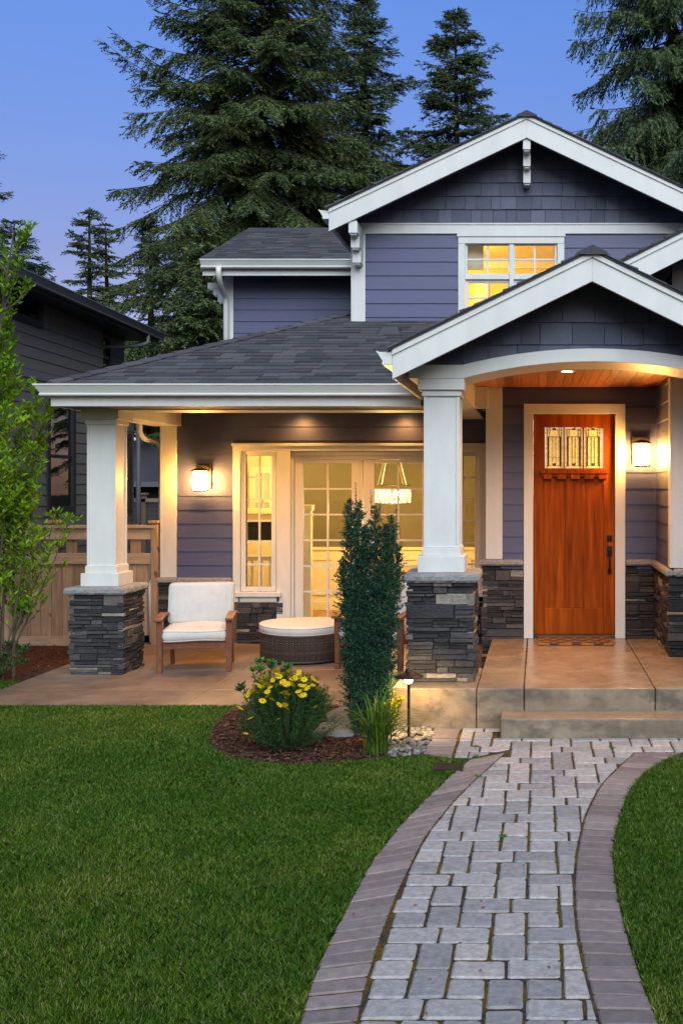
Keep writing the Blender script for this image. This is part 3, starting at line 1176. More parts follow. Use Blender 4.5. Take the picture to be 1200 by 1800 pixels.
# rear left roof (a plain slope rising to the back)
m = MB()
zq = lambda y: 5.428 + .427 * (y - 15.33)
m.prism([(-5.05, 15.33, zq(15.33) - .13), (-2.3, 15.33, zq(15.33) - .13), (-2.3, 18.04, zq(18.04) - .13), (-5.05, 18.04, zq(18.04) - .13)],
        [(-5.05, 15.33, zq(15.33)), (-2.3, 15.33, zq(15.33)), (-2.3, 18.04, zq(18.04)), (-5.05, 18.04, zq(18.04))])
m.prism([(-5.05, 18.04, zq(18.04) - .13), (-2.3, 18.04, zq(18.04) - .13), (-2.3, 20.7, zq(15.4) - .13), (-5.05, 20.7, zq(15.4) - .13)],
        [(-5.05, 18.04, zq(18.04)), (-2.3, 18.04, zq(18.04)), (-2.3, 20.7, zq(15.4)), (-5.05, 20.7, zq(15.4))])
rr = part(m, 'rear_roof', 'soffit_dark')
m = MB()
k2 = math.sqrt(1 + .427 ** 2)
roof_tabs(m, (0, 15.31, zq(15.31) + .004), (1, 0, 0), (0, 1, .427), [(-5.08, 0), (-2.3, 0), (-2.3, 2.73 * k2), (-5.08, 2.73 * k2)], r2, t=.013)
m.build('shingles', 'roof_shingle', rr)


# ---------------------------------------------------------------- gable brackets (stepped corbels)
def bracket(x, y, zt, h, out, w=.1, flip=False):
    m = MB()
    hh = h / 3.2
    for i, (o, z0, z1) in enumerate(((out, zt - hh, zt), (out * .66, zt - 2.05 * hh, zt - hh), (out * .4, zt - h, zt - 2.05 * hh))):
        if flip:
            m.box(x - o, x, y - w / 2, y + w / 2, z0, z1 - .001)
            m.box(x - o + .02, x, y - w / 2 + .012, y + w / 2 - .012, z0 - .02, z0 - .001)
        else:
            m.box(x - w / 2, x + w / 2, y - o, y, z0, z1 - .001)
            m.box(x - w / 2 + .012, x + w / 2 - .012, y - o + .02, y, z0 - .02, z0 - .001)
    if not flip:
        m.prism([(x - w / 2 + .006, y - out + .006, zt), (x + w / 2 - .006, y - out + .006, zt), (x + w / 2 - .006, y - out + .1, zt), (x - w / 2 + .006, y - out + .1, zt)],
                [(x - .003, y - out + .04, zt + .06), (x + .003, y - out + .04, zt + .06), (x + .003, y - out + .05, zt + .06), (x - .003, y - out + .05, zt + .06)])
    return part(m, 'gable_bracket', 'white_trim', bevel=.004)


bracket(-0.142, YP - .03, 6.42, .50, .44, .095)
bracket(-2.315, YP - .037, 5.36, .46, .44, .11)
bracket(-4.86, YR + .05, 5.20, .30, .26, .12, flip=True)


# ---------------------------------------------------------------- downspouts
def downspout(pts, r=.034, name='downspout', mat='gutter_white', parent=None):
    m = MB()
    m.tube(pts, r, 10)
    return part(m, name, mat, parent, smooth=True)


def bez(a, b, c, n=6):
    a, b, c = Vector(a), Vector(b), Vector(c)
    return [tuple(a * (1 - t) ** 2 + b * 2 * t * (1 - t) + c * t * t) for t in [i / n for i in range(n + 1)]]


x0 = -4.80
downspout([(x0 + .03, 15.31, 5.33)] + bez((x0 + .03, 15.31, 5.24), (x0 + .03, 15.33, 5.12), (x0 - .0, 15.6, 5.03)) +
          bez((x0, 15.72, 4.99), (x0 - .01, 15.80, 4.96), (x0 - .01, 15.81, 4.85)) + [(x0 - .01, 15.81, 3.2)], .042)
# porch downspout: goose neck from the left gutter back to the wall corner, then down and out
xa, ya_ = -4.93, 13.43
downspout([(-5.16, 13.28, 2.99), (-5.16, 13.28, 2.84)] + bez((-5.16, 13.28, 2.78), (-5.16, 13.29, 2.68), (-5.08, 13.34, 2.645)) +
          bez((-5.00, 13.39, 2.62), (xa - .005, ya_, 2.60), (xa, ya_, 2.46)) + [(xa, ya_, 1.05)] +
          bez((xa, ya_, .98), (xa, 13.40, .92), (xa - .04, 13.33, .86)) + bez((xa - .055, 13.28, .82), (xa - .07, 13.24, .78), (xa - .07, 13.24, .70)) + [(xa - .05, 13.24, .03)], .036)


# ---------------------------------------------------------------- porch columns on stone piers
def porch_column(x, y, z0, ztop, seed):
    c = bpy.data.objects.new('porch_column', None)
    COL.objects.link(c)
    c.location = (x, y, z0)
    c.parent = house
    c.matrix_parent_inverse = wm(house).inverted()
    c.empty_display_size = .2
    r3 = random.Random(seed)
    h = 0.87
    w = 0.258
    m = MB()
    F1 = lambda u, n, z: (u, -w - n, z)
    F2 = lambda u, n, z: (w + n, u, z)
    F3 = lambda u, n, z: (-u, w + n, z)
    F4 = lambda u, n, z: (-w - n, -u, z)
    for F in (F1, F2, F3, F4):
        ledgestone(m, F, -w, w, 0, h, r3, 0.05, True, True)
    m.box(-w + .01, w - .01, -w + .01, w - .01, 0.001, h - .002)
    m.build('stone_pier', 'ledgestone', c, local=True)
    q = .335
    rough_slab(-q, q, -q, q, h, h + .078, r3, .035, .006).build('pier_cap', 'cap_stone', c, local=True)
    zb = h + .078
    m = MB()
    m.box(-.206, .206, -.206, .206, zb, zb + .142)
    m.box(-.172, .172, -.172, .172, zb + .142, zb + .214)
    m.box(-.166, .166, -.166, .166, zb + .214, zb + .226)
    m.build('column_base', 'white_trim', c, local=True, bevel=.004)
    zt = ztop - z0
    m = MB()
    m.box(-.148, .148, -.148, .148, zb + .214, zt - .12)
    for sx in (-1, 1):
        for sy in (-1, 1):                       # corner boards of the boxed shaft
            m.box(min(sx * .158, sx * .128), max(sx * .158, sx * .128), min(sy * .158, sy * .128), max(sy * .158, sy * .128), zb + .22, zt - .13)
    m.build('shaft', 'white_trim', c, local=True, bevel=.0025)
    m = MB()
    m.box(-.174, .174, -.174, .174, zt - .152, zt - .099)
    m.box(-.205, .205, -.205, .205, zt - .099, zt - .001)
    m.build('capital', 'white_trim', c, local=True, bevel=.004)
    return c


porch_column(-4.78, 11.38, 0.0, 2.872, 31)
porch_column(-0.852, 9.212, 0.335, 2.99, 32)
porch_column(1.80, 9.212, 0.335, 2.99, 33)


# ---------------------------------------------------------------- windows and doors
def glazing(parent, x0, x1, z0, z1, y, cols, rows, pane_mat='window_glass', bar=.022, name='pane', muntin='white_trim', rowz=None):
    m = MB()
    m.box(x0 - .004, x1 + .004, y, y + .006, z0 - .004, z1 + .004)
    m.build(name, pane_mat, parent)
    m = MB()
    for i in range(1, cols):
        x = x0 + (x1 - x0) * i / cols
        m.box(x - bar / 2, x + bar / 2, y - .012, y - .001, z0, z1)
        m.box(x - bar / 2, x + bar / 2, y + .007, y + .018, z0, z1)
    for k in range(1, rows):
        z = z0 + (z1 - z0) * k / rows
        m.box(x0, x1, y - .0105, y - .0005, z - bar / 2, z + bar / 2)
        m.box(x0, x1, y + .0065, y + .0165, z - bar / 2, z + bar / 2)
    if cols * rows > 1:
        m.build('muntins', muntin, parent)


def frame_boxes(m, x0, x1, z0, z1, w, y0, y1, wb=None, wt=None):
    """A rectangular frame whose inner edge is x0..x1, z0..z1."""
    wb, wt = wb or w, wt or w
    m.box(x0 - w, x0, y0, y1, z0 - wb, z1 + wt)
    m.box(x1, x1 + w, y0, y1, z0 - wb, z1 + wt)
    m.box(x0, x1, y0, y1, z0 - wb, z0)
    m.box(x0, x1, y0, y1, z1, z1 + wt)


def k13(px):
    return (px - 945) * YP / 1800


def z13(py):
    return CAMZ - (py - 855) * YP / 1800


# surrounding casing of the glazed porch unit
board('door_casing', (OX0, OX1, YP - .032, YP + .1, 2.50, OZ), (OX0 + .003, k13(423), YP - .03, YP + .1, .54, 2.499), (k13(487), k13(511), YP - .03, YP + .1, 0.02, 2.499),
      (k13(763), k13(787), YP - .03, YP + .1, 0.02, 2.499), (k13(841), OX1 - .003, YP - .03, YP + .1, .54, 2.499),
      (OX0 - .012, OX1 + .012, YP - .05, YP - .032, OZ - .03, OZ + .004),
      (k13(511), k13(763), YP + .012, YP + .1, 2.44, 2.499), (k13(511), k13(516), YP + .012, YP + .1, .02, 2.44), (k13(758), k13(763), YP + .012, YP + .1, .02, 2.44))
for (a, b) in ((432, 477), (792, 834)):
    w = bpy.data.objects.new('sidelight_window', None)
    COL.objects.link(w)
    w.location = (k13((a + b) / 2), YP, .54)
    w.parent = house
    w.matrix_parent_inverse = wm(house).inverted()
    m = MB()
    frame_boxes(m, k13(a), k13(b), z13(1031), z13(801), .062, YP - .002, YP + .06, wt=.055)
    frame_boxes(m, k13(a) + .0, k13(b) - .0, z13(1031) + .0, z13(801) - .0, .024, YP + .005, YP + .09)
    m.build('window_frame', 'white_trim', w, bevel=.004)
    glazing(w, k13(a), k13(b), z13(1031), z13(801), YP + .05, 2, 6, bar=.022)
    m = MB()
    m.box(k13(a) - .12, k13(b) + .14, YP - .075, YP + .02, .612, .672)
    m.box(k13(a) - .09, k13(b) + .11, YP - .03, YP + .02, .54, .611)
    m.build('window_sill', 'white_trim', w, bevel=.004)
for (a, b, ga, gb) in ((517, 636.6, 532, 617), (637.4, 757, 657, 741)):
    d = bpy.data.objects.new('french_door', None)
    COL.objects.link(d)
    d.location = (k13((a + b) / 2), YP, 0)
    d.parent = house
    d.matrix_parent_inverse = wm(house).inverted()
    zg0, zg1 = z13(1086), z13(814)
    m = MB()
    frame_boxes(m, k13(ga), k13(gb), zg0, zg1, k13(ga) - k13(a), YP + .03, YP + .075, wb=zg0 - .03, wt=z13(808) - zg1)
    m.box(k13(gb) + (k13(ga) - k13(a)), k13(b), YP + .031, YP + .074, .03, z13(808)) if k13(b) - k13(gb) > k13(ga) - k13(a) else None
    m.build('door_frame', 'white_trim', d, bevel=.004)
    glazing(d, k13(ga), k13(gb), zg0, zg1, YP + .05, 2, 6, bar=.022)
board('door_threshold', (k13(511), k13(763), YP - .05, YP + .1, 0.001, .03), mat='bronze')
board('door_head', (k13(516), k13(758), YP + .031, YP + .09, z13(807.5), 2.44), mat='white_trim')

# upper double window
win = bpy.data.objects.new('upper_window', None)
COL.objects.link(win)
win.location = (-.35, YP, 3.8)
win.parent = house
win.matrix_parent_inverse = wm(house).inverted()
m = MB()
m.box(k13(805), k13(991), YP - .036, YP + .02, z13(429), 5.312)
m.box(k13(803), k13(993), YP - .05, YP - .036, 5.275, 5.312)
m.box(k13(805), k13(817), YP - .033, YP + .02, 3.8, z13(429))
m.box(k13(979), k13(991), YP - .033, YP + .02, 3.8, z13(429))
m.box(k13(894.5), k13(902.5), YP - .02, YP + .05, 3.8, z13(429))
m.box(k13(800), k13(996), YP - .06, YP + .02, 3.74, 3.8)
m.build('window_frame', 'white_trim', win, bevel=.004)
for (a, b) in ((821, 893), (904, 974)):
    m = MB()
    frame_boxes(m, k13(a), k13(b), z13(481), z13(431), .03, YP + .0, YP + .05)
    frame_boxes(m, k13(a) + .02, k13(b) - .02, 3.9, z13(496), .045, YP + .03, YP + .07)
    m.box(k13(a) - .03, k13(b) + .03, YP - .004, YP + .06, z13(491), z13(484.5))
    m.build('sash', 'white_trim', win, bevel=.003)
    glazing(win, k13(a), k13(b), z13(481), z13(431), YP + .02, 2, 2, 'upper_glass', .024)
    glazing(win, k13(a) + .02, k13(b) - .02, 3.9, z13(496), YP + .045, 2, 4, 'upper_glass', .024)


# ---------------------------------------------------------------- front door
def k11(px):
    return (px - 945) * YD / 1800


def z11(py):
    return CAMZ - (py - 855) * YD / 1800


door = bpy.data.objects.new('front_door', None)
COL.objects.link(door)
door.location = (.4, YD, .335)
door.parent = house
door.matrix_parent_inverse = wm(house).inverted()
m = MB()
DI0, DI1, DIZ = -.055, .862, 2.853
m.box(DX0, DI0, YD - .032, YD + .1, .336, DIZ)
m.box(DI1, DX1, YD - .032, YD + .1, .336, DIZ)
m.box(DX0, DX1, YD - .033, YD + .1, DIZ, DZ)
m.build('door_casing', 'white_trim', door, bevel=.004)
m = MB()
m.box(DI0, DI1, YD - .02, YD + .1, .336, .375)
m.build('threshold', 'bronze', door, bevel=.004)
y0, y1 = YD + .012, YD + .055
m = MB()
st0, st1 = k11(957), k11(1060)
cx0, cx1 = k11(992), k11(1026)
m.box(DI0 + .004, st0, y0, y1, .378, DIZ - .004)                     # stiles
m.box(st1, DI1 - .004, y0, y1, .378, DIZ - .004)
m.box(st0, st1, y0, y1, z11(751), DIZ - .004)                         # top rail
m.box(st0, st1, y0, y1, z11(838), z11(823))                           # lock rail under the lights
m.box(st0, st1, y0, y1, .378, z11(1069))                              # bottom rail
m.box(cx0, cx1, y0, y1, z11(1069), z11(838))                          # centre stile
m.box(k11(989.5), k11(992), y0, y1, z11(823), z11(751))
m.box(k11(1023.5), k11(1026), y0, y1, z11(823), z11(751))
m.build('door_slab', 'door_wood', door, bevel=.006, seg=2)
m = MB()
m.box(st0 - .003, cx0 + .003, y0 + .016, y1 - .01, z11(1069) - .003, z11(838) + .003)
m.box(cx1 - .003, st1 + .003, y0 + .016, y1 - .01, z11(1069) - .003, z11(838) + .003)
m.build('door_panel', 'door_wood', door)
m = MB()                                                              # craftsman shelf with dentils
m.box(k11(949.5), k11(1068.5), YD - .045, y0 - .001, z11(832.5), z11(826.5))
m.box(k11(951), k11(1067), YD - .02, y0 - .001, z11(838), z11(832.6))
for i in range(5):
    xa = 954.5 + i * 24.2
    m.box(k11(xa - 0.5), k11(xa + 14.5), YD - .034, y0 - .001, z11(842), z11(832.7))
m.build('dentil_shelf', 'door_wood', door, bevel=.002)
mt, nt, b_ = new_mat('art_glass')                                     # hammered amber glass, its own emission stands in for hall light behind
v_ = gen(nt)
cf = ramp(nt, noise(nt, v_, 38, 4, .6), [(.3, (.60, .34, .07)), (.55, (.85, .56, .17)), (.75, (1.0, .80, .42))])
nt.links.new(cf, b_.inputs['Base Color'])
nt.links.new(cf, b_.inputs['Emission Color'])
b_.inputs['Emission Strength'].default_value = .42
b_.inputs['Roughness'].default_value = .12
bump(nt, b_, noise(nt, v_, 60, 3, .5), .5, .01)
for (a, b) in ((958, 989), (992.5, 1023), (1026.5, 1057)):
    X0, X1, Z0, Z1 = k11(a), k11(b), z11(822.5), z11(752.5)
    W, H = X1 - X0, Z1 - Z0
    m = MB()
    m.box(X0, X1, y0 + .018, y0 + .026, Z0, Z1)
    gl = m.build('leaded_light', 'art_glass', door)
    m = MB()

    def bar(u0, u1, w0, w1, d=.006):
        m.box(X0 + u0 * W, X0 + u1 * W, y0 + .018 - d, y0 + .0179, Z0 + w0 * H, Z0 + w1 * H)
    t_ = .03
    for u in (.1, .88):
        bar(u, u + t_, .0, 1)
    for u in (.23, .75):
        bar(u, u + t_, .76, 1, .0055)
    bar(.12, .88, .78, .79)
    bar(.22, .78, .27, .278, .0052)
    for w in (.05, .95):
        bar(0, 1, w, w + .008, .0054)
    for w in (.12, .5, .87):
        bar(0, .11, w, w + .008, .0053)
        bar(.89, 1, w, w + .008, .0053)
    for u in (.40, .58):
        bar(u, u + t_, .05, .78, .0056)
    bar(.11, .215, .04, .78, .0065)                                   # the dark green strips
    bar(.785, .89, .04, .78, .0065)
    bar(.42, .58, .05, .12, .0066)
    bar(.40, .60, .955, 1, .0066)
    m.build('came', 'lead_dark', gl)
m = MB()
m.box(k11(1066), k11(1075), y0 - .014, y0 - .001, z11(952), z11(941))
m.lathe([(.018, 0), (.02, .008), (.012, .016)], (k11(1070.5), y0 - .016, z11(946.5) - .008), 14)
m.build('deadbolt', 'black_metal', door, bevel=.003)
m = MB()
m.box(k11(1066), k11(1075), y0 - .012, y0 - .001, z11(978), z11(960))
m.box(k11(1067.5), k11(1073.5), y0 - .012, y0 - .001, z11(1009), z11(1000))
xg = k11(1070.5)
m.tube([(xg, y0 - .012, z11(974)), (xg, y0 - .05, z11(976)), (xg, y0 - .06, z11(985)), (xg, y0 - .055, z11(998)), (xg, y0 - .04, z11(1004)), (xg, y0 - .01, z11(1005))], [.010, .010, .011, .011, .010, .012], 10)
m.box(xg - .012, xg + .012, y0 - .055, y0 - .012, z11(968.5), z11(966))
m.build('door_handle', 'black_metal', door, bevel=.002)

# ---------------------------------------------------------------- recessed ceiling cans
for (x, y, z, e, spot) in ((-3.05, 13.10, 2.998, 3.2, 165), (-1.72, 13.10, 2.998, 3.2, 165), (-2.4, 12.2, 2.998, 16, 150), (-4.0, 12.2, 2.998, 16, 150), (0.28, 9.88, 3.15, 22, 150)):
    m = MB()
    m.lathe([(.055, -.002), (.075, -.004), (.078, -.001), (.078, 0)], (x, y, z), 20)
    can = part(m, 'recessed_light', 'white_trim')
    m = MB()
    m.lathe([(.05, -.0045), (.052, -.0025)], (x, y, z), 20)
    m.build('can_bulb', 'can_light', can)
    lamp('can_lamp', 'SPOT', (x, y, z - .03), e * 7.6, (1.0, .43, .09), can, spot_size=R(spot), spot_blend=.9, shadow_soft_size=.05)

# ================================================================== ROOMS SEEN THROUGH THE GLASS
def room(name, x0, x1, y0, y1, z0, z1, wall, ceil, floor):
    """Four thin walls, floor and ceiling, open on the window side."""
    t = .04
    m = MB()
    m.box(x0 - t, x0, y0, y1, z0, z1)
    m.box(x1, x1 + t, y0, y1, z0, z1)
    m.box(x0 - t, x1 + t, y1, y1 + t, z0, z1)
    part(m, name + '_wall', wall)
    m = MB()
    m.box(x0 - t, x1 + t, y0, y1 + t, z1, z1 + t)
    part(m, name + '_ceiling', ceil)
    m = MB()
    m.box(x0 - t, x1 + t, y0, y1 + t, z0 - t, z0)
    part(m, name + '_floor', floor)


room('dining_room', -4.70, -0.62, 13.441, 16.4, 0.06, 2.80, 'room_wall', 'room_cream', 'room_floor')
m = MB()
m.box(-4.69, -0.63, 16.375, 16.399, 0.061, 1.02)
m.box(-4.69, -0.63, 16.35, 16.399, 1.021, 1.07)
m.box(-4.69, -0.63, 16.355, 16.374, 0.061, .20)
x = -4.5
while x < -0.8:                                         # raised panel frames
    for q in ((x, x + .55, .86, .90), (x, x + .55, .30, .34), (x, x + .04, .341, .859), (x + .51, x + .55, .341, .859)):
        m.box(q[0], q[1], 16.358, 16.374, q[2], q[3])
    x += .68
m.box(-4.699, -4.68, 13.5, 16.35, .061, 2.79)
m.box(-0.64, -0.621, 13.5, 16.35, .061, 2.79)
m.box(-4.69, -0.63, 16.33, 16.399, 2.68, 2.799)
m.box(-4.69, -3.98, 16.38, 16.3992, 1.07, 2.68)
part(m, 'wainscot_panel', 'room_cream', bevel=.004)
m = MB()                                                # white cased opening and little window at the back left
m.box(-4.60, -4.50, 16.33, 16.379, 1.25, 2.35)
m.box(-4.28, -4.22, 16.33, 16.379, 1.25, 2.35)
m.box(-4.50, -4.28, 16.33, 16.379, 2.25, 2.35)
m.box(-4.50, -4.28, 16.33, 16.379, 1.25, 1.33)
m.box(-4.50, -4.28, 16.34, 16.37, 1.78, 1.82)
m.box(-4.40, -4.38, 16.34, 16.37, 1.33, 2.25)
part(m, 'inner_casing', 'room_trim')
m = MB()
m.box(-4.50, -4.28, 16.372, 16.379, 1.33, 2.25)
part(m, 'inner_pane', 'blind')

fp = thing('fireplace', 'cream fireplace mantel with dark opening behind the left sidelight window', 'fireplace', (-4.3, 15.9, .06))
m = MB()
m.box(-4.66, -3.95, 15.72, 16.32, 1.62, 1.70)
m.box(-4.66, -4.56, 15.80, 16.32, .061, 1.619)
m.box(-4.06, -3.98, 15.80, 16.32, .061, 1.619)
m.box(-4.56, -4.06, 15.80, 16.32, 1.50, 1.619)
m.box(-4.56, -4.06, 15.80, 16.32, .061, 1.20)
m.build('surround', 'room_cream', fp, bevel=.006)
m = MB()
m.box(-4.56, -4.06, 16.0, 16.31, 1.201, 1.499)
m.build('firebox', 'black_metal', fp)

rail = thing('stair_railing', 'white newel post with slim balusters behind the french doors', 'stair railing', (-3.2, 14.6, .06))
m = MB()
xn = (541 - 945) * 14.4 / 1800
m.box(xn - .055, xn + .055, 14.34, 14.46, .061, 1.70)
m.box(xn - .075, xn + .075, 14.32, 14.48, 1.70, 1.78)
m.box(xn - .065, xn + .065, 14.33, 14.47, 1.62, 1.66)
m.build('newel', 'room_trim', rail, bevel=.004)
m = MB()
m.box(-4.2, xn - .06, 14.36, 14.43, 1.0, 1.06)
m.build('handrail', 'room_trim', rail, bevel=.004)
m = MB()
m.box(-4.2, xn - .06, 14.365, 14.425, .16, .20)
m.build('bottom_rail', 'room_trim', rail, bevel=.004)
x = -4.15
while x < xn - .1:
    m = MB()
    m.box(x, x + .03, 14.38, 14.41, .20, 1.0)
    m.build('baluster', 'room_trim', rail)
    x += .125

tb = thing('dining_table', 'brown wooden dining table under the crystal chandelier', 'table', (-1.75, 15.0, .06))
m = MB()
m.box(-2.35, -1.10, 14.55, 15.5, .78, .83)
m.build('table_top', 'room_floor', tb, bevel=.006)
for x, y in ((-2.28, 14.62), (-1.17, 14.62), (-2.28, 15.43), (-1.17, 15.43)):
    m = MB()
    m.box(x - .04, x + .04, y - .04, y + .04, .061, .779)
    m.build('leg', 'room_floor', tb, bevel=.004)

# chandelier
YC = 15.0
cxp, _, _ = at(689, 860, YC)
ch = thing('chandelier', 'glowing round crystal drum chandelier behind the right french door', 'chandelier', (cxp, YC, 1.9))
zt, zb_ = at(0, 853, YC)[2], at(0, 885, YC)[2]
rr_ = .262
for (r_, z0_, z1_) in ((rr_, zb_ + .01, zt - .045), (rr_ * .72, zb_ - .0, zt - .06)):
    m = MB()
    for k in range(46):
        a = 2 * math.pi * k / 46
        x, y = cxp + r_ * math.cos(a), YC + r_ * math.sin(a)
        zz = z0_
        while zz < z1_ - .03:
            m.lathe([(.001, 0), (.011, .014), (.009, .026), (.001, .038)], (x, y, zz), 5)
            zz += .041
    m.build('crystals', 'crystal', ch)
m = MB()
for z_ in (zt, zt - .045, zb_):
    m.tube([(cxp + rr_ * math.cos(2 * math.pi * k / 32), YC + rr_ * math.sin(2 * math.pi * k / 32), z_) for k in range(33)], .007, 6)
m.build('ring', 'bronze', ch)
m = MB()
for k in range(4):
    a = math.pi / 4 + k * math.pi / 2
    m.tube([(cxp + rr_ * math.cos(a), YC + rr_ * math.sin(a), zt), (cxp + .05 * math.cos(a), YC + .05 * math.sin(a), 2.72)], .006, 6)
m.lathe([(.001, 0), (.07, .01), (.07, .04)], (cxp, YC, 2.75), 16)
m.build('hanger', 'room_trim', ch)
m = MB()
for k in range(6):
    a = 2 * math.pi * k / 6
    m.lathe([(.001, 0), (.018, .02), (.02, .045), (.001, .075)], (cxp + .13 * math.cos(a), YC + .13 * math.sin(a), (zt + zb_) / 2 - .03), 10)
m.build('bulbs', 'lantern_glass', ch)
lamp('dining_room_lamp', 'POINT', (cxp, YC, zb_ - .12), 70, (1.0, .68, .25), ch, shadow_soft_size=.2)
lamp('dining_room_lamp', 'POINT', (-3.7, 15.1, 2.5), 60, (1.0, .68, .25), ch, shadow_soft_size=.15)  # unseen point lamp without a fixture, well left of the chandelier

# upper room
room('upper_room', -2.2, 1.9, 13.441, 16.2, 3.45, 5.62, 'room_yellow', 'room_yellow', 'room_floor')
m = MB()
m.box(-1.0, -.72, 13.5, 13.54, 4.9, 5.28)
m.box(-1.0, -.80, 16.1, 16.19, 3.5, 5.35)
m.box(-2.19, 1.89, 16.14, 16.19, 5.48, 5.61)
m.box(.55, .75, 15.0, 16.19, 3.46, 5.3)
part(m, 'inner_casing', 'room_trim')
up = thing('ceiling_lamp', 'small warm lamp on the ceiling inside the upstairs window', 'lamp', (-.9, 14.6, 5.6))
m = MB()
m.lathe([(.14, .0), (.13, -.05), (.08, -.085), (.001, -.095)], (-1.55, 14.3, 5.61), 20)
m.build('lamp_shade', 'crystal', up, smooth=True)
lamp('ceiling_lamp_bulb', 'POINT', (-1.3, 14.7, 5.2), 95, (1.0, .64, .20), up, shadow_soft_size=.12)


# ================================================================== WALL LANTERNS
def wall_lantern(loc, label):
    t = thing('wall_lantern', label, 'wall lantern', loc, 0, 'lit wall lanterns on the porch')
    m = MB()
    m.box(-.095, .095, -.022, -.001, -.10, .225)
    m.box(-.07, .07, -.034, -.022, -.075, .20)
    m.build('back_plate', 'bronze', t, local=True, bevel=.003)
    m = MB()
    m.box(-.016, .016, -.09, -.034, .02, .05)
    m.box(-.016, .016, -.09, -.034, -.10, -.075)
    m.build('arm', 'bronze', t, local=True, bevel=.002)
    yc = -.165
    def ring(h, z):
        return [(-h, yc - h * .86, z), (h, yc - h * .86, z), (h, yc + h * .86, z), (-h, yc + h * .86, z)]
    m = MB()
    m.loft([ring(.066 + .02 * math.sin(math.pi * (k + .5) / 9) ** .7, -.118 + .236 * k / 8) for k in range(9)])
    m.build('lantern_glass', 'lantern_glass', t, local=True, bevel=.006)
    m = MB()
    m.loft([ring(.075, .118), ring(.098, .122), ring(.096, .134), ring(.04, .16), ring(.012, .168)])
    m.loft([ring(.05, -.14), ring(.085, -.132), ring(.085, -.1185)])
    for sx in (-1, 1):
        for sy in (-1, 1):
            m.tube([(sx * (.067 + .021 * math.sin(math.pi * k / 8) ** .7), yc + sy * .86 * (.067 + .021 * math.sin(math.pi * k / 8) ** .7), -.118 + .236 * k / 8) for k in range(9)], .0035, 5)
    for zz in (-.04, .045):
        m.loft([ring(.0885, zz - .0015), ring(.0885, zz + .0015)])
    m.build('cage', 'bronze', t, local=True)
    return t


wall_lantern((-4.32, YP - .021, 2.113), 'bronze wall lantern glowing beside the sidelight window on the porch wall')
wall_lantern((1.143, YD - .021, 2.39), 'bronze wall lantern glowing to one side of the wooden front door')

# ================================================================== PATH LIGHT
px_, py_ = ground(718, 1299)
pl = thing('path_light', 'small bronze garden path light with conical hat among river pebbles', 'path light', (px_, py_, 0))
m = MB()
m.lathe([(.012, -.05), (.012, .43), (.018, .435), (.018, .45)], (px_, py_, 0), 12)
m.build('post', 'bronze', pl)
m = MB()
m.lathe([(.022, .45), (.036, .48), (.034, .50), (.01, .50)], (px_, py_, 0), 16)
m.build('light_cup', 'can_light', pl)
m = MB()
m.lathe([(.118, .500), (.120, .505), (.055, .535), (.030, .548), (.028, .560), (.012, .572), (.001, .576)], (px_, py_, 0), 24)
m.build('hat', 'bronze', pl, smooth=False)
lamp('path_lamp', 'POINT', (px_, py_ - .0, .475), 3.2, (1.0, .60, .20), pl, shadow_soft_size=.03)
lamp('path_lamp', 'SPOT', (px_, py_ + .06, .46), 22, (1.0, .60, .20), pl, spot_size=R(150), spot_blend=.5, shadow_soft_size=.03).rotation_euler = (R(42), 0, R(10))


# ================================================================== FURNITURE
def cushion_mesh(w, d, h, bulge=.02, n=14, seed=0, r=.045, sag=0.0):
    """A soft box: rounded corners, a crowned top and slightly wandering edges (centre at the origin)."""
    r3 = random.Random(seed)
    m = MB()
    ph = [r3.uniform(0, 6) for _ in range(6)]

    def pt(u, v, s):
        x, y = u * w / 2, v * d / 2
        cxr, cyr = w / 2 - r, d / 2 - r
        if abs(x) > cxr and abs(y) > cyr:        # rounded plan corner
            dx, dy = abs(x) - cxr, abs(y) - cyr
            q = max(dx, dy)
            l = math.hypot(dx, dy) or 1
            x, y = math.copysign(cxr + dx / l * q, x), math.copysign(cyr + dy / l * q, y)
        e = max(abs(u), abs(v))
        z = h / 2 - .012 * max(0, (e - .9) / .1) ** 2 + bulge * (1 - u * u) * (1 - v * v)
        z += .006 * math.sin(3 * u + ph[0]) * math.cos(2.5 * v + ph[1]) - sag * (1 - u * u)
        return (x, y, s * z)
    g = [-1 + 2 * i / n for i in range(n + 1)]
    g = [math.sin(math.pi / 2 * t) * .5 + t * .5 for t in g]
    k = n + 1
    top = [pt(u, v, 1) for v in g for u in g]
    bot = [pt(u, v, -1) for v in g for u in g]
    fs = []
    for j in range(n):
        for i in range(n):
            a = j * k + i
            fs.append((a, a + 1, a + k + 1, a + k))
            fs.append((k * k + a, k * k + a + k, k * k + a + k + 1, k * k + a + 1))
    per = [i for i in range(n)] + [j * k + n for j in range(n)] + [n * k + n - i for i in range(n)] + [(n - j) * k for j in range(n)]
    L = len(per)
    mid = []
    for a in per:
        p, q = top[a], bot[a]
        sx, sy = p[0] / (w / 2), p[1] / (d / 2)
        mid.append((p[0] + .012 * sx, p[1] + .012 * sy, .004 * math.sin(7 * sx + ph[2])))
    verts = top + bot + mid
    M0 = 2 * k * k
    for i in range(L):
        j = (i + 1) % L
        fs.append((per[i], M0 + i, M0 + j, per[j]))
        fs.append((M0 + i, k * k + per[i], k * k + per[j], M0 + j))
    m.solid(verts, fs)
    loops = [[top[a] for a in per], [bot[a] for a in per]]
    return m, loops


def piping(loops, r=.0055):
    m = MB()
    for lp in loops:
        m.tube(lp + [lp[0], lp[1]], r, 6)
    return m


def xform(m, M):
    m.v = [tuple(M @ Vector(p)) for p in m.v]
    return m


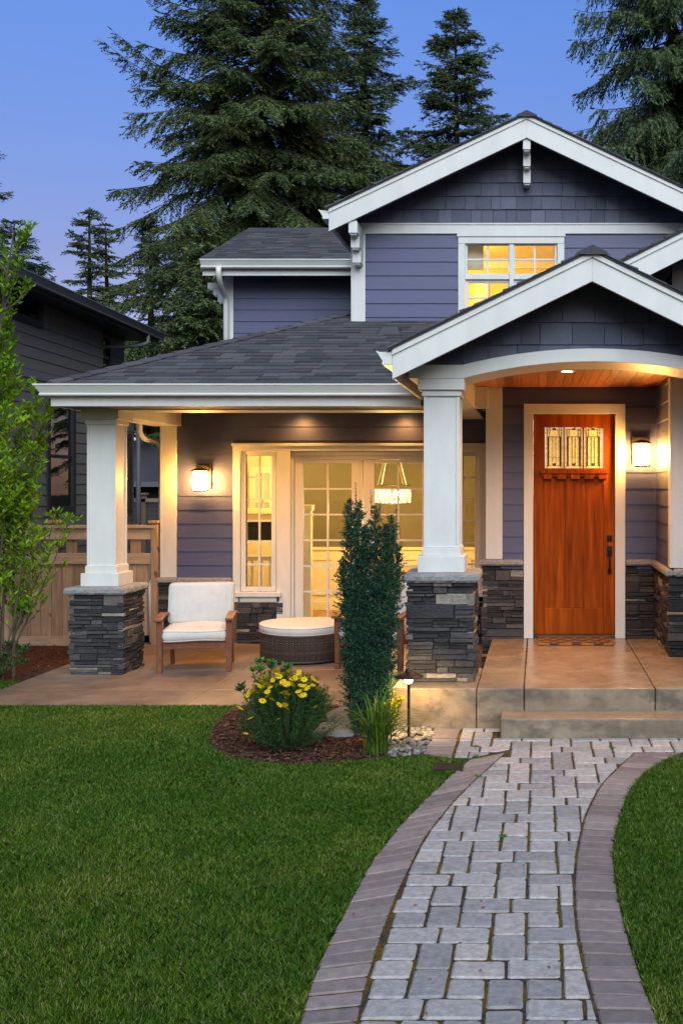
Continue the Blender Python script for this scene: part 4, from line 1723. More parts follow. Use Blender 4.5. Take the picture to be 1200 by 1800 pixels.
def garden_chair(loc, rz, label):
    t = thing('garden_chair', label, 'armchair', loc, rz, 'wooden patio armchairs')
    for sx in (-1, 1):
        x = sx * .365
        m = MB()
        m.prism([(x - .026, .004, 0), (x + .026, .004, 0), (x + .026, .07, 0), (x - .026, .07, 0)],
                [(x - .034, 0, .565), (x + .034, 0, .565), (x + .034, .075, .565), (x - .034, .075, .565)])
        m.build('leg', 'chair_wood', t, local=True, bevel=.004)
        x = sx * .33
        m = MB()
        rings = []
        for y, z, s in ((.66, 0, .028), (.60, .30, .034), (.60, .42, .034), (.70, .90, .026)):
            rings.append([(x - .022, y - s, z), (x + .022, y - s, z), (x + .022, y + s, z), (x - .022, y + s, z)])
        m.loft(rings)
        m.build('leg', 'chair_wood', t, local=True, bevel=.004)
        x = sx * .372
        m = MB()
        rings = []
        for k in range(13):
            q = k / 12
            y = -.045 + .74 * q
            z = .566 + .045 * math.sin(math.pi * min(1, q * 1.02)) - .02 * q
            wd = .043 - .014 * max(0, (q - .55) / .45)
            rings.append([(x - wd, y, z), (x + wd, y, z), (x + wd, y, z + .03), (x - wd, y, z + .03)])
        m.loft(rings)
        m.build('armrest', 'chair_wood', t, local=True, bevel=.008, seg=3)
    m = MB()
    m.box(-.332, .332, .018, .05, .262, .355)
    m.box(-.352, -.325, .075, .60, .27, .345)
    m.box(.325, .352, .075, .60, .27, .345)
    for k in range(6):
        y = .09 + k * .09
        m.box(-.325, .325, y, y + .06, .335, .352)
    m.build('seat_frame', 'chair_wood', t, local=True, bevel=.004)
    m = MB()
    for k in range(7):
        x = -.25 + k * .083
        m.prism([(x - .02, .605, .42), (x + .02, .605, .42), (x + .02, .622, .42), (x - .02, .622, .42)],
                [(x - .02, .70, .875), (x + .02, .70, .875), (x + .02, .717, .875), (x - .02, .717, .875)])
    m.box(-.308, .308, .685, .725, .86, .91)
    m.box(-.308, .308, .59, .625, .38, .43)
    m.build('back_slats', 'chair_wood', t, local=True, bevel=.003)
    m, lp = cushion_mesh(.655, .66, .125, .022, seed=1)
    M = Matrix.Translation((0, .30, .420)) @ Matrix.Rotation(R(2.5), 4, 'X')
    c = xform(m, M).build('seat_cushion', 'cushion', t, local=True, smooth=True)
    xform(piping(lp), M).build('piping', 'cushion', c, local=True, smooth=True)
    m, lp = cushion_mesh(.70, .46, .13, .03, seed=2, r=.05)
    M = Matrix.Translation((0, .575, .70)) @ Matrix.Rotation(R(78), 4, 'X')
    c = xform(m, M).build('back_cushion', 'cushion', t, local=True, smooth=True)
    xform(piping(lp), M).build('piping', 'cushion', c, local=True, smooth=True)
    return t


garden_chair((-3.755, 11.20, 0), R(10.5), 'wooden armchair with white cushions standing by the left stone pier')
garden_chair((-1.885, 11.36, 0), R(-11), 'wooden armchair with white cushions half hidden behind the narrow yew')

# wicker ottoman
OXc, OYc, ORr = -2.765, 12.17, .515
ot = thing('ottoman', 'round brown wicker ottoman with a thick white cushion', 'ottoman', (OXc, OYc, 0))
m = MB()
m.lathe([(ORr - .03, .03), (ORr - .02, .04), (ORr - .02, .315), (ORr - .03, .32)], (0, 0, 0), 48)
core = m
m = MB()
NR, NS = 25, 96
for k in range(NR):
    z = .036 + k * .0116
    nn = NS * 2
    m.tube([((ORr - .008 + .007 * (1 if (i // 2 + k) % 2 else -1)) * math.cos(2 * math.pi * i / nn), (ORr - .008 + .007 * (1 if (i // 2 + k) % 2 else -1)) * math.sin(2 * math.pi * i / nn), z) for i in range(nn + 1)], .0056, 5)
for i in range(NS):
    a = 2 * math.pi * (i + .25) / NS
    x, y = (ORr - .008) * math.cos(a), (ORr - .008) * math.sin(a)
    m.tube([(x, y, .03), (x, y, .325)], .006, 5)
for z in (.028, .322):
    m.tube([((ORr - .006) * math.cos(2 * math.pi * i / 64), (ORr - .006) * math.sin(2 * math.pi * i / 64), z) for i in range(65)], .013, 8)
m.build('wicker_base', 'wicker', ot, local=True, smooth=True)
core.build('inner_core', 'roof_edge', ot, local=True)
m = MB()
ph = 1.3
prof = [(.001, .342), (.44, .330), (.50, .326), (.522, .345), (.531, .375), (.529, .405), (.515, .428), (.44, .438), (.25, .446), (.001, .448)]
n = 64
rings = []
for r_, z_ in prof:
    rings.append([((r_ + .004 * math.sin(5 * a + 1)) * math.cos(a), (r_ + .004 * math.sin(5 * a + 1)) * math.sin(a), z_ + .007 * math.sin(2 * a + ph) * min(1, r_ * 2)) for a in [2 * math.pi * i / n for i in range(n)]])
m.loft(rings)
oc = m.build('seat_cushion', 'cushion', ot, local=True, smooth=True)
m = MB()
for r_, z_ in ((.524, .420), (.523, .345)):
    m.tube([((r_ + .004 * math.sin(5 * a + 1)) * math.cos(a), (r_ + .004 * math.sin(5 * a + 1)) * math.sin(a), z_ + .007 * math.sin(2 * a + ph)) for a in [2 * math.pi * i / n for i in range(n + 2)]], .0055, 6)
m.build('piping', 'cushion', oc, local=True, smooth=True)
for k in range(4):
    a = math.pi / 4 + k * math.pi / 2 + .2
    m = MB()
    m.lathe([(.02, 0), (.02, .035)], (.44 * math.cos(a), .44 * math.sin(a), 0), 10)
    m.build('foot', 'black_metal', ot, local=True)

# door mat with a scalloped pattern
mx0, mx1, my0, my1, mz = 0.0, .805, 10.94, 11.475, .338
dm = thing('doormat', 'orange coir doormat with dark scalloped pattern before the wooden door', 'doormat', ((mx0 + mx1) / 2, (my0 + my1) / 2, .335))
m = MB()
m.box(mx0, mx1, my0, my1, mz, mz + .024)
m.build('mat', 'coir', dm, bevel=.008, seg=3)
m = MB()
zt_ = mz + .0262
cols, rows = 5, 4
for j in range(rows):
    for i in range(cols + 1):
        cw = (mx1 - mx0 - .04) / cols
        cx_ = mx0 + .02 + cw * (i + (0 if j % 2 else .5))
        yb = my0 + .035 + j * (my1 - my0 - .05) / rows
        hh = .078
        pts = []
        for k in range(9):
            t = -1 + k / 4
            pts.append((cx_ + t * cw * .46, yb + hh * abs(t) ** 1.6 * .75))
        pts += [(cx_ + cw * .40, yb + hh), (cx_ + cw * .15, yb + hh * .72), (cx_ - cw * .15, yb + hh * .72), (cx_ - cw * .40, yb + hh)]
        pts = clip_convex(pts, [(mx0 + .012, my0), (mx1 - .012, my0), (mx1 - .012, my1), (mx0 + .012, my1)])
        if len(pts) > 2:
            m.prism([(p[0], p[1], zt_ - .004) for p in pts], [(p[0], p[1], zt_) for p in pts])
for i in range(3):                                       # dark lobes running over the front edge
    cx_ = mx0 + .175 + i * .235
    m.prism([(cx_ - .04, my0 - .002, mz + .008), (cx_ + .04, my0 - .002, mz + .008), (cx_ + .04, my0 + .01, mz + .008), (cx_ - .04, my0 + .01, mz + .008)],
            [(cx_ - .055, my0 - .002, mz + .022), (cx_ + .055, my0 - .002, mz + .022), (cx_ + .055, my0 + .03, mz + .0258), (cx_ - .055, my0 + .03, mz + .0258)])
m.build('mat_pattern', 'coir_dark', dm)

# ================================================================== PAVED PATH
OL = [(824, 1336), (797, 1357), (770, 1382), (735, 1417), (700, 1452), (650, 1515), (610, 1590), (570, 1665), (545, 1725), (524, 1797), (500, 1890), (470, 2050)]
IL = [(887.5, 1322), (864, 1343), (840, 1365), (810, 1392), (776, 1432), (745, 1472), (700, 1565), (670, 1645), (645, 1725), (628, 1800), (612, 1890), (590, 2050)]
IR = [(1115, 1322), (1080, 1352), (1052, 1382), (1025, 1437), (1012, 1500), (1007, 1560), (1011, 1625), (1025, 1700), (1050, 1792), (1085, 1890), (1150, 2050)]
OR = [(1195, 1325), (1160, 1340), (1130, 1360), (1105, 1390), (1090, 1435), (1077, 1485), (1082, 1550), (1095, 1610), (1107, 1660), (1130, 1725), (1155, 1792), (1200, 1890), (1290, 2050)]


def smooth_line(pts, n=240):
    P = np.array([ground(*p) for p in pts])
    s = np.concatenate([[0], np.cumsum(np.hypot(*np.diff(P, axis=0).T))])
    t = np.linspace(0, s[-1], n)
    Q = np.stack([np.interp(t, s, P[:, 0]), np.interp(t, s, P[:, 1])], 1)
    for _ in range(60):
        Q[1:-1] = Q[1:-1] * .5 + (Q[:-2] + Q[2:]) * .25
    return Q


qOL, qIL, qIR, qOR = (smooth_line(p) for p in (OL, IL, IR, OR))


def x_at(q, y):
    o = np.argsort(q[:, 1])
    return float(np.interp(y, q[o, 1], q[o, 0]))




def paver(m, poly, z, r3, bev=.009):
    if len(poly) > 2 and area(poly) / max(math.dist(p, q) for p in poly for q in poly) < .016:
        return
    if len(poly) < 3 or area(poly) < 7e-4:
        return
    cx_, cy_ = sum(p[0] for p in poly) / len(poly), sum(p[1] for p in poly) / len(poly)
    tx, ty = r3.uniform(-.006, .006), r3.uniform(-.006, .006)
    zz = z + r3.uniform(-.0025, .0025)
    # worn outline: extra points on each side, pulled in a little at random
    ring = []
    for i in range(len(poly)):
        p, q = poly[i], poly[(i + 1) % len(poly)]
        for t in (0.06, .35, .65, .94):
            ring.append((p[0] + (q[0] - p[0]) * t, p[1] + (q[1] - p[1]) * t))
    def sh(k, jit):
        out = []
        for p in ring:
            d = math.hypot(p[0] - cx_, p[1] - cy_) or 1
            f = 1 - (k + r3.uniform(0, jit)) / d
            out.append((cx_ + (p[0] - cx_) * f, cy_ + (p[1] - cy_) * f))
        return out
    lv = lambda p: zz + tx * (p[0] - cx_) * 4 + ty * (p[1] - cy_) * 4
    a, b = sh(0, .003), sh(bev, .004)
    a = b if False else a
    lo = [(p[0], p[1], z - .05) for p in a]
    mi = [(p[0], p[1], lv(p) - bev * .8) for p in a]
    hi = [(p[0], p[1], lv(p)) for p in b]
    m.loft([lo, mi, hi])


ZP = 0.0
m = MB()
r3 = random.Random(5)
UX, UY = .079, .0825                                     # quarter-pattern units: 6x6 inch stones are 2x2 units, 6x9 ones 3x2 or 2x3
TILE = ((0, 0, 3, 2), (3, 0, 3, 2), (0, 2, 2, 2), (4, 2, 2, 2), (2, 2, 2, 3), (2, 5, 2, 3), (6, 1, 2, 3), (6, 6, 2, 3),
        (4, 4, 3, 2), (7, 4, 3, 2), (0, 6, 2, 2), (4, 6, 2, 2))
G = .0050
IL0, OL0, IR0 = qIL[0], qOL[0], qIR[0]
for tj in range(-4, 9):
    for ti in range(-6, 7):
        for (cx, cy, w, h) in TILE:
            x0_, y0_ = -.055 + (ti * 8 + cx) * UX, 3.921 + (tj * 8 + cy) * UY
            x1_, y1_ = x0_ + w * UX, y0_ + h * UY
            j_ = lambda: r3.uniform(-.003, .003)
            poly = [(x0_ + G + j_(), y0_ + G + j_()), (x1_ - G + j_(), y0_ + G + j_()), (x1_ - G + j_(), y1_ - G + j_()), (x0_ + G + j_(), y1_ - G + j_())]
            xm, ym = (x0_ + x1_) / 2, (y0_ + y1_) / 2
            if ym < 2.4 or y0_ > 8.64 or xm > 3.3:
                continue
            if ym > 7.66 and xm < IL0[0]:                 # the landing, left of where the path border begins
                poly = clip_half(poly, -1, 0, .645 - .012)
                ex, ey = IL0[0] - OL0[0], IL0[1] - OL0[1]
                poly = clip_half(poly, ey, -ex, ey * OL0[0] - ex * OL0[1] - .02) if poly else poly
            else:
                la, lb = x_at(qIL, y0_) + G, x_at(qIL, y1_) + G
                if y1_ < IL0[1] + .05:
                    dx, dy = lb - la, y1_ - y0_
                    poly = clip_half(poly, -dy, dx, -dy * la + dx * y0_)
            if len(poly) < 3:
                continue
            if xm < IR0[0] + .1 and ym < IR0[1] + .02:
                ra, rb = x_at(qIR, y0_) - G, x_at(qIR, y1_) - G
                dx, dy = rb - ra, y1_ - y0_
                poly = clip_half(poly, dy, -dx, dy * ra - dx * y0_)
            elif xm >= IR0[0]:
                poly = clip_half(poly, 0, -1, -IR0[1] - .006)
            if len(poly) < 3:
                continue
            poly = clip_half(poly, 0, 1, 8.642)
            if poly and x1_ > -.30:
                poly = clip_half(poly, 0, 1, 8.304) if xm > -.305 else clip_half(poly, 1, 0, -.309) if ym > 8.3 else poly
            if len(poly) > 2:
                paver(m, poly, ZP, r3)
pth = structure(m.build('path', 'paver_field'), 'winding garden path of grey stone pavers leading to the step', 'path')
m = MB()


def border(m, qo, qi, step, a0=0.0):
    """Soldier course: the pavers lie across the edge, their joints nearly level with the picture's rows."""
    L = np.hypot(*np.diff(qo, axis=0).T).sum()
    so = np.concatenate([[0], np.cumsum(np.hypot(*np.diff(qo, axis=0).T))]) / L
    ni = (qi[:, 1] - qi[-1, 1]) / (qi[0, 1] - qi[-1, 1])
    no = (qo[:, 1] - qo[-1, 1]) / (qo[0, 1] - qo[-1, 1])
    k = int(L / step)

    def pt(q, nrm, y):
        return [np.interp(y, nrm[::-1], q[::-1, c]) for c in (0, 1)]
    for i in range(k):
        g = .0048 / L
        v0 = np.interp((i / k) + g, so, no)
        v1 = np.interp((i + 1) / k - g, so, no)
        o0, o1, i0, i1 = pt(qo, no, v0), pt(qo, no, v1), pt(qi, ni, v0), pt(qi, ni, v1)

        def pull(a, b):
            d = math.hypot(b[0] - a[0], b[1] - a[1])
            f = .006 / d
            return (a[0] + (b[0] - a[0]) * f, a[1] + (b[1] - a[1]) * f)
        paver(m, [pull(o0, i0), pull(i0, o0), pull(i1, o1), pull(o1, i1)], ZP, r3, .006)


border(m, qOL, qIL, .114)
border(m, qOR, qIR, .114)
ya = float(qOL[0, 1])
x = float(qIR[0, 0]) + .012
yr0, yr1 = float(qIR[0, 1]), float(qOR[0, 1])
while x < 3.3:                                           # and along the far side of the right-hand lawn
    paver(m, [(x, yr0 - .215 - .01 * 0), (x + .109, yr0 - .215), (x + .109, yr0 - .004), (x, yr0 - .004)], ZP, r3, .006)
    x += .114
y = 8.64
while y > 7.78:                                          # soldier course down the left side of the landing
    xa_ = -.645
    paver(m, [(xa_ - .235, y - .112), (xa_ - .012, y - .112), (xa_ - .005, y - .004), (xa_ - .228, y - .004)], ZP, r3, .006)
    y -= .117
structure(m.build('path_border', 'paver_border'), 'brownish soldier course of pavers edging the garden path', 'path border')
m = MB()
seg = np.linspace(2.4, 8.64, 140)
for a, b in zip(seg[:-1], seg[1:]):
    lo = lambda y: (x_at(qOL, y) if y < ya - .02 else -.66 if y < 7.74 else -.88) + .004
    ro = lambda y: (x_at(qOR, y) if y < 7.66 else 3.3) - .004
    m.face([(lo(a), a, -.0075), (ro(a), a, -.0075), (ro(b), b, -.0075), (lo(b), b, -.0075)])
structure(m.build('path_joints', 'joint_sand'), 'mossy sand filling the joints between the pavers', 'path joints')

# drain grate
gx, gy = ground(789, 1349)
dg = thing('drain_grate', 'dark slotted drain grate set in lawn beside the path', 'drain grate', (gx, gy, 0))
m = MB()
for i in range(9):
    m.box(gx - .095, gx + .095, gy - .09 + i * .021, gy - .09 + i * .021 + .011, -.02, .012)
m.box(gx - .105, gx - .095, gy - .10, gy + .10, -.02, .014)
m.box(gx + .095, gx + .105, gy - .10, gy + .10, -.02, .014)
m.build('grille', 'bronze', dg)
m = MB()
m.box(gx - .1, gx + .1, gy - .1, gy + .1, -.04, -.018)
m.build('sump', 'roof_edge', dg)

# ================================================================== PLANTING BED, LAWNS
def in_poly(P, poly):
    poly = np.asarray(poly)
    x, y = P[:, 0], P[:, 1]
    ins = np.zeros(len(P), bool)
    j = len(poly) - 1
    for i in range(len(poly)):
        xi, yi = poly[i]
        xj, yj = poly[j]
        c = ((yi > y) != (yj > y)) & (x < (xj - xi) * (y - yi) / (yj - yi + 1e-12) + xi)
        ins ^= c
        j = i
    return ins


BED_PX = [(422, 1240), (395, 1258), (374, 1280), (365, 1303), (378, 1320), (405, 1332), (470, 1342), (540, 1344), (610, 1339), (680, 1331), (741, 1329), (748, 1315), (757, 1296), (763, 1282)]
BED = [ground(*p) for p in BED_PX] + [(-.9, 8.66), (-1.235, 8.66), (-1.235, 9.56), (-2.75, 9.56)]
m = MB()
m.face([(p[0], p[1], -.012) for p in BED])
structure(m.build('mulch_bed', 'mulch'), 'dark bark mulch of the planting bed before the patio', 'mulch')
m = MB()
m.face([(-9, 10.62, -.016), (-5.39, 10.62, -.016), (-5.39, 13.6, -.016), (-9, 13.6, -.016)])
structure(m.build('side_mulch_bed', 'mulch'), 'bark mulch strip along the wooden fence', 'mulch')
GR = [ground(*p) for p in ((572, 1252), (600, 1240), (640, 1246), (690, 1268), (763, 1282), (757, 1296), (748, 1315), (742, 1327), (690, 1332), (672, 1310), (640, 1296), (600, 1285), (575, 1272))]
m = MB()
m.face([(p[0], p[1], -.007) for p in GR])
structure(m.build('gravel_bed', 'bed_gravel'), 'gravel under the river pebbles by the stoop', 'gravel')

nr = np.random.default_rng(3)
# pebbles
m = MB()
GRn = np.array(GR)
P = nr.uniform(GRn.min(0), GRn.max(0), (1500, 2))
P = P[in_poly(P, GR)][:430]
P = P[P[:, 1] < 8.63]
for (x, y) in P:
    a, b_, c_ = nr.uniform(.017, .038), nr.uniform(.014, .026), nr.uniform(.010, .018)
    th = nr.uniform(0, 6.28)
    rings = []
    jit = nr.uniform(.85, 1.15, 8)
    for e in (-.8, -.35, .2, .65, .95):
        k = math.sqrt(max(.03, 1 - e * e))
        ring = []
        for i in range(8):
            q = i * math.pi / 4
            u, v = a * k * math.cos(q) * jit[i], b_ * k * math.sin(q) * jit[i]
            ring.append((x + u * math.cos(th) - v * math.sin(th), y + u * math.sin(th) + v * math.cos(th), c_ * .8 + c_ * e))
        rings.append(ring)
    m.loft(rings)
structure(m.build('river_pebbles', 'pebble', smooth=True), 'rounded grey river pebbles beside the stoop', 'pebbles', 'stuff')
fs = thing('flat_stone', 'flat pale stepping stone between yellow flowers and narrow yew', 'stone', (*ground(592, 1288), 0))
fx, fy = ground(592, 1287)
rough_slab(fx - .17, fx + .17, fy - .2, fy + .2, .0, .045, random.Random(8), .06, .014).build('slab', 'pebble', fs)
# mulch chips
m = MB()
BN = np.array(BED)
P = nr.uniform(BN.min(0), BN.max(0), (9000, 2))
P = P[in_poly(P, BED) & ~in_poly(P, GR)]
P2 = nr.uniform((-8, 10.65), (-5.42, 13.2), (1600, 2))
for (x, y) in np.concatenate([P[:5200], P2]):
    l, w_, th, tilt = nr.uniform(.008, .026), nr.uniform(.003, .008), nr.uniform(0, 6.28), nr.uniform(-.4, .4)
    dx, dy = math.cos(th), math.sin(th)
    z = nr.uniform(-.008, .012)
    p = [(x - dx * l - dy * w_, y - dy * l + dx * w_, z - tilt * l), (x + dx * l - dy * w_, y + dy * l + dx * w_, z + tilt * l),
         (x + dx * l + dy * w_, y + dy * l - dx * w_, z + tilt * l + .003), (x - dx * l + dy * w_, y - dy * l - dx * w_, z - tilt * l + .003)]
    m.face(p)
structure(m.build('mulch_chips', 'mulch_chip'), 'loose bark chips scattered over the bed', 'mulch chips', 'stuff')


# ---------------------------------------------------------------- grass
def blades(P, h0, h1, w, lean, seed):
    """Three-segment curved blades standing at the points P."""
    g = np.random.default_rng(seed)
    n = len(P)
    th = g.uniform(0, 2 * np.pi, n)
    h = g.uniform(h0, h1, n)
    ln = g.uniform(.1, 1, n) * lean * h
    la = g.uniform(0, 2 * np.pi, n)
    d = np.stack([np.cos(th), np.sin(th)], 1)
    e = np.stack([np.cos(la), np.sin(la)], 1) * ln[:, None]
    ww = (w * g.uniform(.7, 1.3, n))[:, None] / 2
    def lvl(t, k):
        c = P[:, :2] + e * (t ** 2)
        z = (P[:, 2] + h * (t * (1 - .15 * t)))[:, None]
        return np.concatenate([c - d * ww * k, z], 1), np.concatenate([c + d * ww * k, z], 1)
    a0, b0 = lvl(0, 1)
    a1, b1 = lvl(.55, .85)
    t_, _ = lvl(1, 0)
    return a0, b0, a1, b1, t_


def grass_object(name, P, h0, h1, w, lean, seed, mat, label, cat, kind='stuff'):
    a0, b0, a1, b1, t = blades(P, h0, h1, w, lean, seed)
    n = len(P)
    V = np.stack([a0, b0, b1, t, a1], 1).reshape(-1, 3)
    me = np_mesh(name, V, 5)
    o = link_mesh(name, me, mat)
    if kind:
        structure(o, label, cat, kind)
    return o


def scatter(poly, dens, seed, exclude=()):
    g = np.random.default_rng(seed)
    A = np.array(poly)
    lo, hi = A.min(0), A.max(0)
    n = int(dens * np.prod(hi - lo))
    P = g.uniform(lo, hi, (n, 2))
    k = in_poly(P, poly)
    for e in exclude:
        k &= ~in_poly(P, e)
    return P[k]


edge_l = [tuple(p) for p in qOL if p[1] > 2.9]            # from the landing down to the camera
left_lawn = [(-9, 2.9), (edge_l[-1][0] - .015, 2.9)] + [(p[0] - .015, p[1]) for p in reversed(edge_l)] + [(-.92, 7.80)] + [ground(745, 1331)] + \
            [ground(*p) for p in reversed(BED_PX[:-3])] + [(-2.8, 9.53), (-5.40, 9.53), (-5.40, 10.7), (-9, 10.9)]
edge_r = [tuple(p) for p in qOR if p[1] > 2.9]
right_lawn = [(p[0] + .015, p[1]) for p in edge_r] + [(edge_r[-1][0], 2.9), (5.5, 2.9), (5.5, 7.85)]
DRAIN = [(gx - .11, gy - .11), (gx + .11, gy - .11), (gx + .11, gy + .11), (gx - .11, gy + .11)]


def visible(P):
    """Keep what stands within (or just outside) the camera's view."""
    px = 945 + P[:, 0] * 1800 / P[:, 1]
    py = 855 + CAMZ * 1800 / P[:, 1]
    return (px > -420) & (px < 2100) & (py < 1990)


allp, hs_, ws_ = [], [], []
for poly, sd in ((left_lawn, 1), (right_lawn, 2)):
    P = scatter(poly, 33000, sd, (DRAIN,))
    P = P[visible(P)]
    # thinner with distance, where single blades are less than a pixel
    keep = np.random.default_rng(9).uniform(0, 1, len(P)) < np.clip((6.2 / P[:, 1]) ** 1.1, .38, 1)
    P = P[keep]
    allp.append(P)
P = np.concatenate(allp)
P3 = np.concatenate([P, np.full((len(P), 1), -.02)], 1)
near = P[:, 1] < 5.6
tuft = (np.sin(P[:, 0] * 5.1 + np.sin(P[:, 1] * 3.7)) * np.cos(P[:, 1] * 4.3 + P[:, 0])) * .5 + .5
hgt = 1 + .22 * (tuft - .5)
Pn, Pf = P3[near], P3[~near]
a = blades(Pn, .026, .050, .0026, .85, 11)
b = blades(Pf, .028, .050, .0046, .8, 12)
V = np.concatenate([np.stack([q[0], q[1], q[3 - 1 + 1 - 0] if False else q[3], q[4], q[2]], 1).reshape(-1, 3) for q in (a, b)])
lawn = link_mesh('lawn_grass', np_mesh('lawn_grass', V, 5), 'grass_blade')
structure(lawn, 'short green mown lawn on both sides of the paved path', 'grass', 'stuff')
# a ragged fringe along the paver edges
fr = []
g = np.random.default_rng(14)
for q, s in ((qOL, -1), (qOR, 1)):
    k = g.integers(0, len(q), 3600)
    fr.append(np.stack([q[k, 0] + s * np.abs(g.normal(0, .02, len(k))) - s * .002, q[k, 1] + g.normal(0, .012, len(k))], 1))
fr = np.concatenate(fr)
fr = fr[fr[:, 1] > 3.2]
f3 = np.concatenate([fr, np.full((len(fr), 1), -.02)], 1)
q = blades(f3, .028, .056, .0038, .9, 15)
fo = link_mesh('lawn_fringe', np_mesh('lawn_fringe', np.stack([q[0], q[1], q[3], q[4], q[2]], 1).reshape(-1, 3), 5), 'grass_blade')
structure(fo, 'longer grass blades leaning over the paver edges', 'grass', 'stuff')

# small leaves fallen on the path
m = MB()
for k in range(46):
    y = nr.uniform(3.8, 8.2)
    x = nr.uniform(x_at(qOL, min(y, 7.7)), x_at(qOR, min(y, 7.5)))
    th, s = nr.uniform(0, 6.28), nr.uniform(.006, .013)
    d = Vector((math.cos(th), math.sin(th), 0)) * s
    e = Vector((-math.sin(th), math.cos(th), .3)) * s * .6
    c_ = Vector((x, y, .006))
    m.face([c_ - d, c_ - e, c_ + d, c_ + e])
structure(m.build('fallen_leaves', 'red_leaf'), 'tiny reddish dry leaves scattered over the pavers', 'fallen leaves', 'stuff')


# ================================================================== PLANTS
def leaf_cards(C, D, L, W, g, fold=0.0):
    """Diamond leaves: centre-base C, direction D (unit), length L, width W (all arrays) -> (n*4, 3)."""
    n = len(C)
    r = g.normal(0, 1, (n, 3))
    S = np.cross(D, r)
    S /= np.linalg.norm(S, axis=1)[:, None] + 1e-9
    tip = C + D * L[:, None]
    mid = C + D * (L * .48)[:, None]
    w = (W / 2)[:, None]
    return np.stack([C, mid + S * w, tip, mid - S * w], 1).reshape(-1, 3)


def unit(v):
    return v / (np.linalg.norm(v, axis=-1, keepdims=True) + 1e-9)


def weeds():
    for k, (px, py, where) in enumerate(((836, 1313, 'beside the left edge of the landing'), (1078, 1315, 'on the landing below the low step'),
                                         (884, 1470, 'in a joint halfway down the paved path'), (840, 1365, 'beside the path border near the drain grate'), (836, 1330, 'by the first border pavers'))):
        x, y = ground(px, py)
        g = np.random.default_rng(50 + k)
        n = 34
        a = g.uniform(0, 6.28, n)
        D = unit(np.stack([np.cos(a), np.sin(a), g.uniform(.2, 1.0, n)], 1))
        C = np.stack([x + g.normal(0, .012, n), y + g.normal(0, .012, n), np.full(n, -.005)], 1)
        o = link_mesh('weed', np_mesh('weed', leaf_cards(C, D, g.uniform(.014, .038, n), g.uniform(.006, .012, n), g), 4), 'shrub_leaves')
        tag(o, 'tiny bright green weed growing ' + where, 'weed', 'weeds in the paving')


weeds()

# narrow columnar yew
yx, yy = ground(645, 1292)
yew = thing('columnar_yew', 'narrow dark green columnar yew with several upright tips', 'yew', (yx, yy, 0))
g = np.random.default_rng(77)
stems = []
for (tpx, tpy, spx) in ((612, 880, 636), (631, 886, 640), (660, 892, 648), (690, 908, 655), (600, 985, 632), (698, 960, 660), (645, 930, 645), (676, 925, 650), (622, 1000, 640), (670, 1010, 652)):
    tx, _, tz = at(tpx, tpy, yy)
    sx = (spx - 945) * yy / 1800
    stems.append((Vector((sx, yy + g.uniform(-.06, .06), 0)), Vector((tx, yy + g.uniform(-.11, .11), tz))))
m = MB()
Cs, Ds, Ls = [], [], []
for s, t in stems:
    n = 14
    pts = []
    for k in range(n + 1):
        q = k / n
        bow = math.sin(math.pi * min(1, q * .9)) * .12
        p = s.lerp(t, q)
        ox = (t.x - s.x)
        pts.append(Vector((s.x + ox * (q ** .55), p.y, p.z)))
    m.tube(pts, [.014 * (1 - .8 * k / n) + .002 for k in range(n + 1)], 6)
    arr = np.array([tuple(p) for p in pts])
    ts = np.linspace(.02, 1.0, int(175 * t.z))
    ip = np.stack([np.interp(ts * n, np.arange(n + 1), arr[:, c]) for c in range(3)], 1)
    for p, q in zip(ip, ts):
        for _ in range(2):                              # short twigs bristling with needles
            a = g.uniform(0, 6.28)
            d = unit(np.array([math.cos(a), math.sin(a), g.uniform(.2, 1.3)]))
            L = g.uniform(.04, .125) * (1.0 if q < .86 else .28 + (1 - q) * 5)
            k = max(4, int(L / .0042))
            tt = np.linspace(.15, 1, k)
            base = p + d * (tt * L)[:, None]
            nd_ = unit(d * .75 + g.normal(0, .6, (k, 3)))
            Cs.append(base)
            Ds.append(nd_)
            Ls.append(g.uniform(.016, .030, k))
for px, py, py2 in ((625, 888, 848), (652, 885, 862), (667, 895, 875), (696, 915, 872)):      # bare leader tips
    x, _, z0 = at(px, py, yy)
    _, _, z1 = at(px, py2, yy)
    m.tube([(x, yy, z0 - .1), (x + .004, yy, (z0 + z1) / 2), (x - .003, yy, z1)], [.004, .0028, .0015], 5)
    k = 34
    tt = g.uniform(0, 1, k)
    Cs.append(np.stack([np.full(k, x), np.full(k, yy), z0 + (z1 - z0) * tt], 1))
    Ds.append(unit(np.stack([g.normal(0, 1, k), g.normal(0, 1, k), g.uniform(.2, 1.2, k)], 1)))
    Ls.append(g.uniform(.012, .02, k))
C, D, L = np.concatenate(Cs), np.concatenate(Ds), np.concatenate(Ls)
m.build('trunk', 'stem', yew)
link_mesh('foliage', np_mesh('foliage', leaf_cards(C, D, L, L * .24 + .0018, g), 4), 'yew_needles', yew)

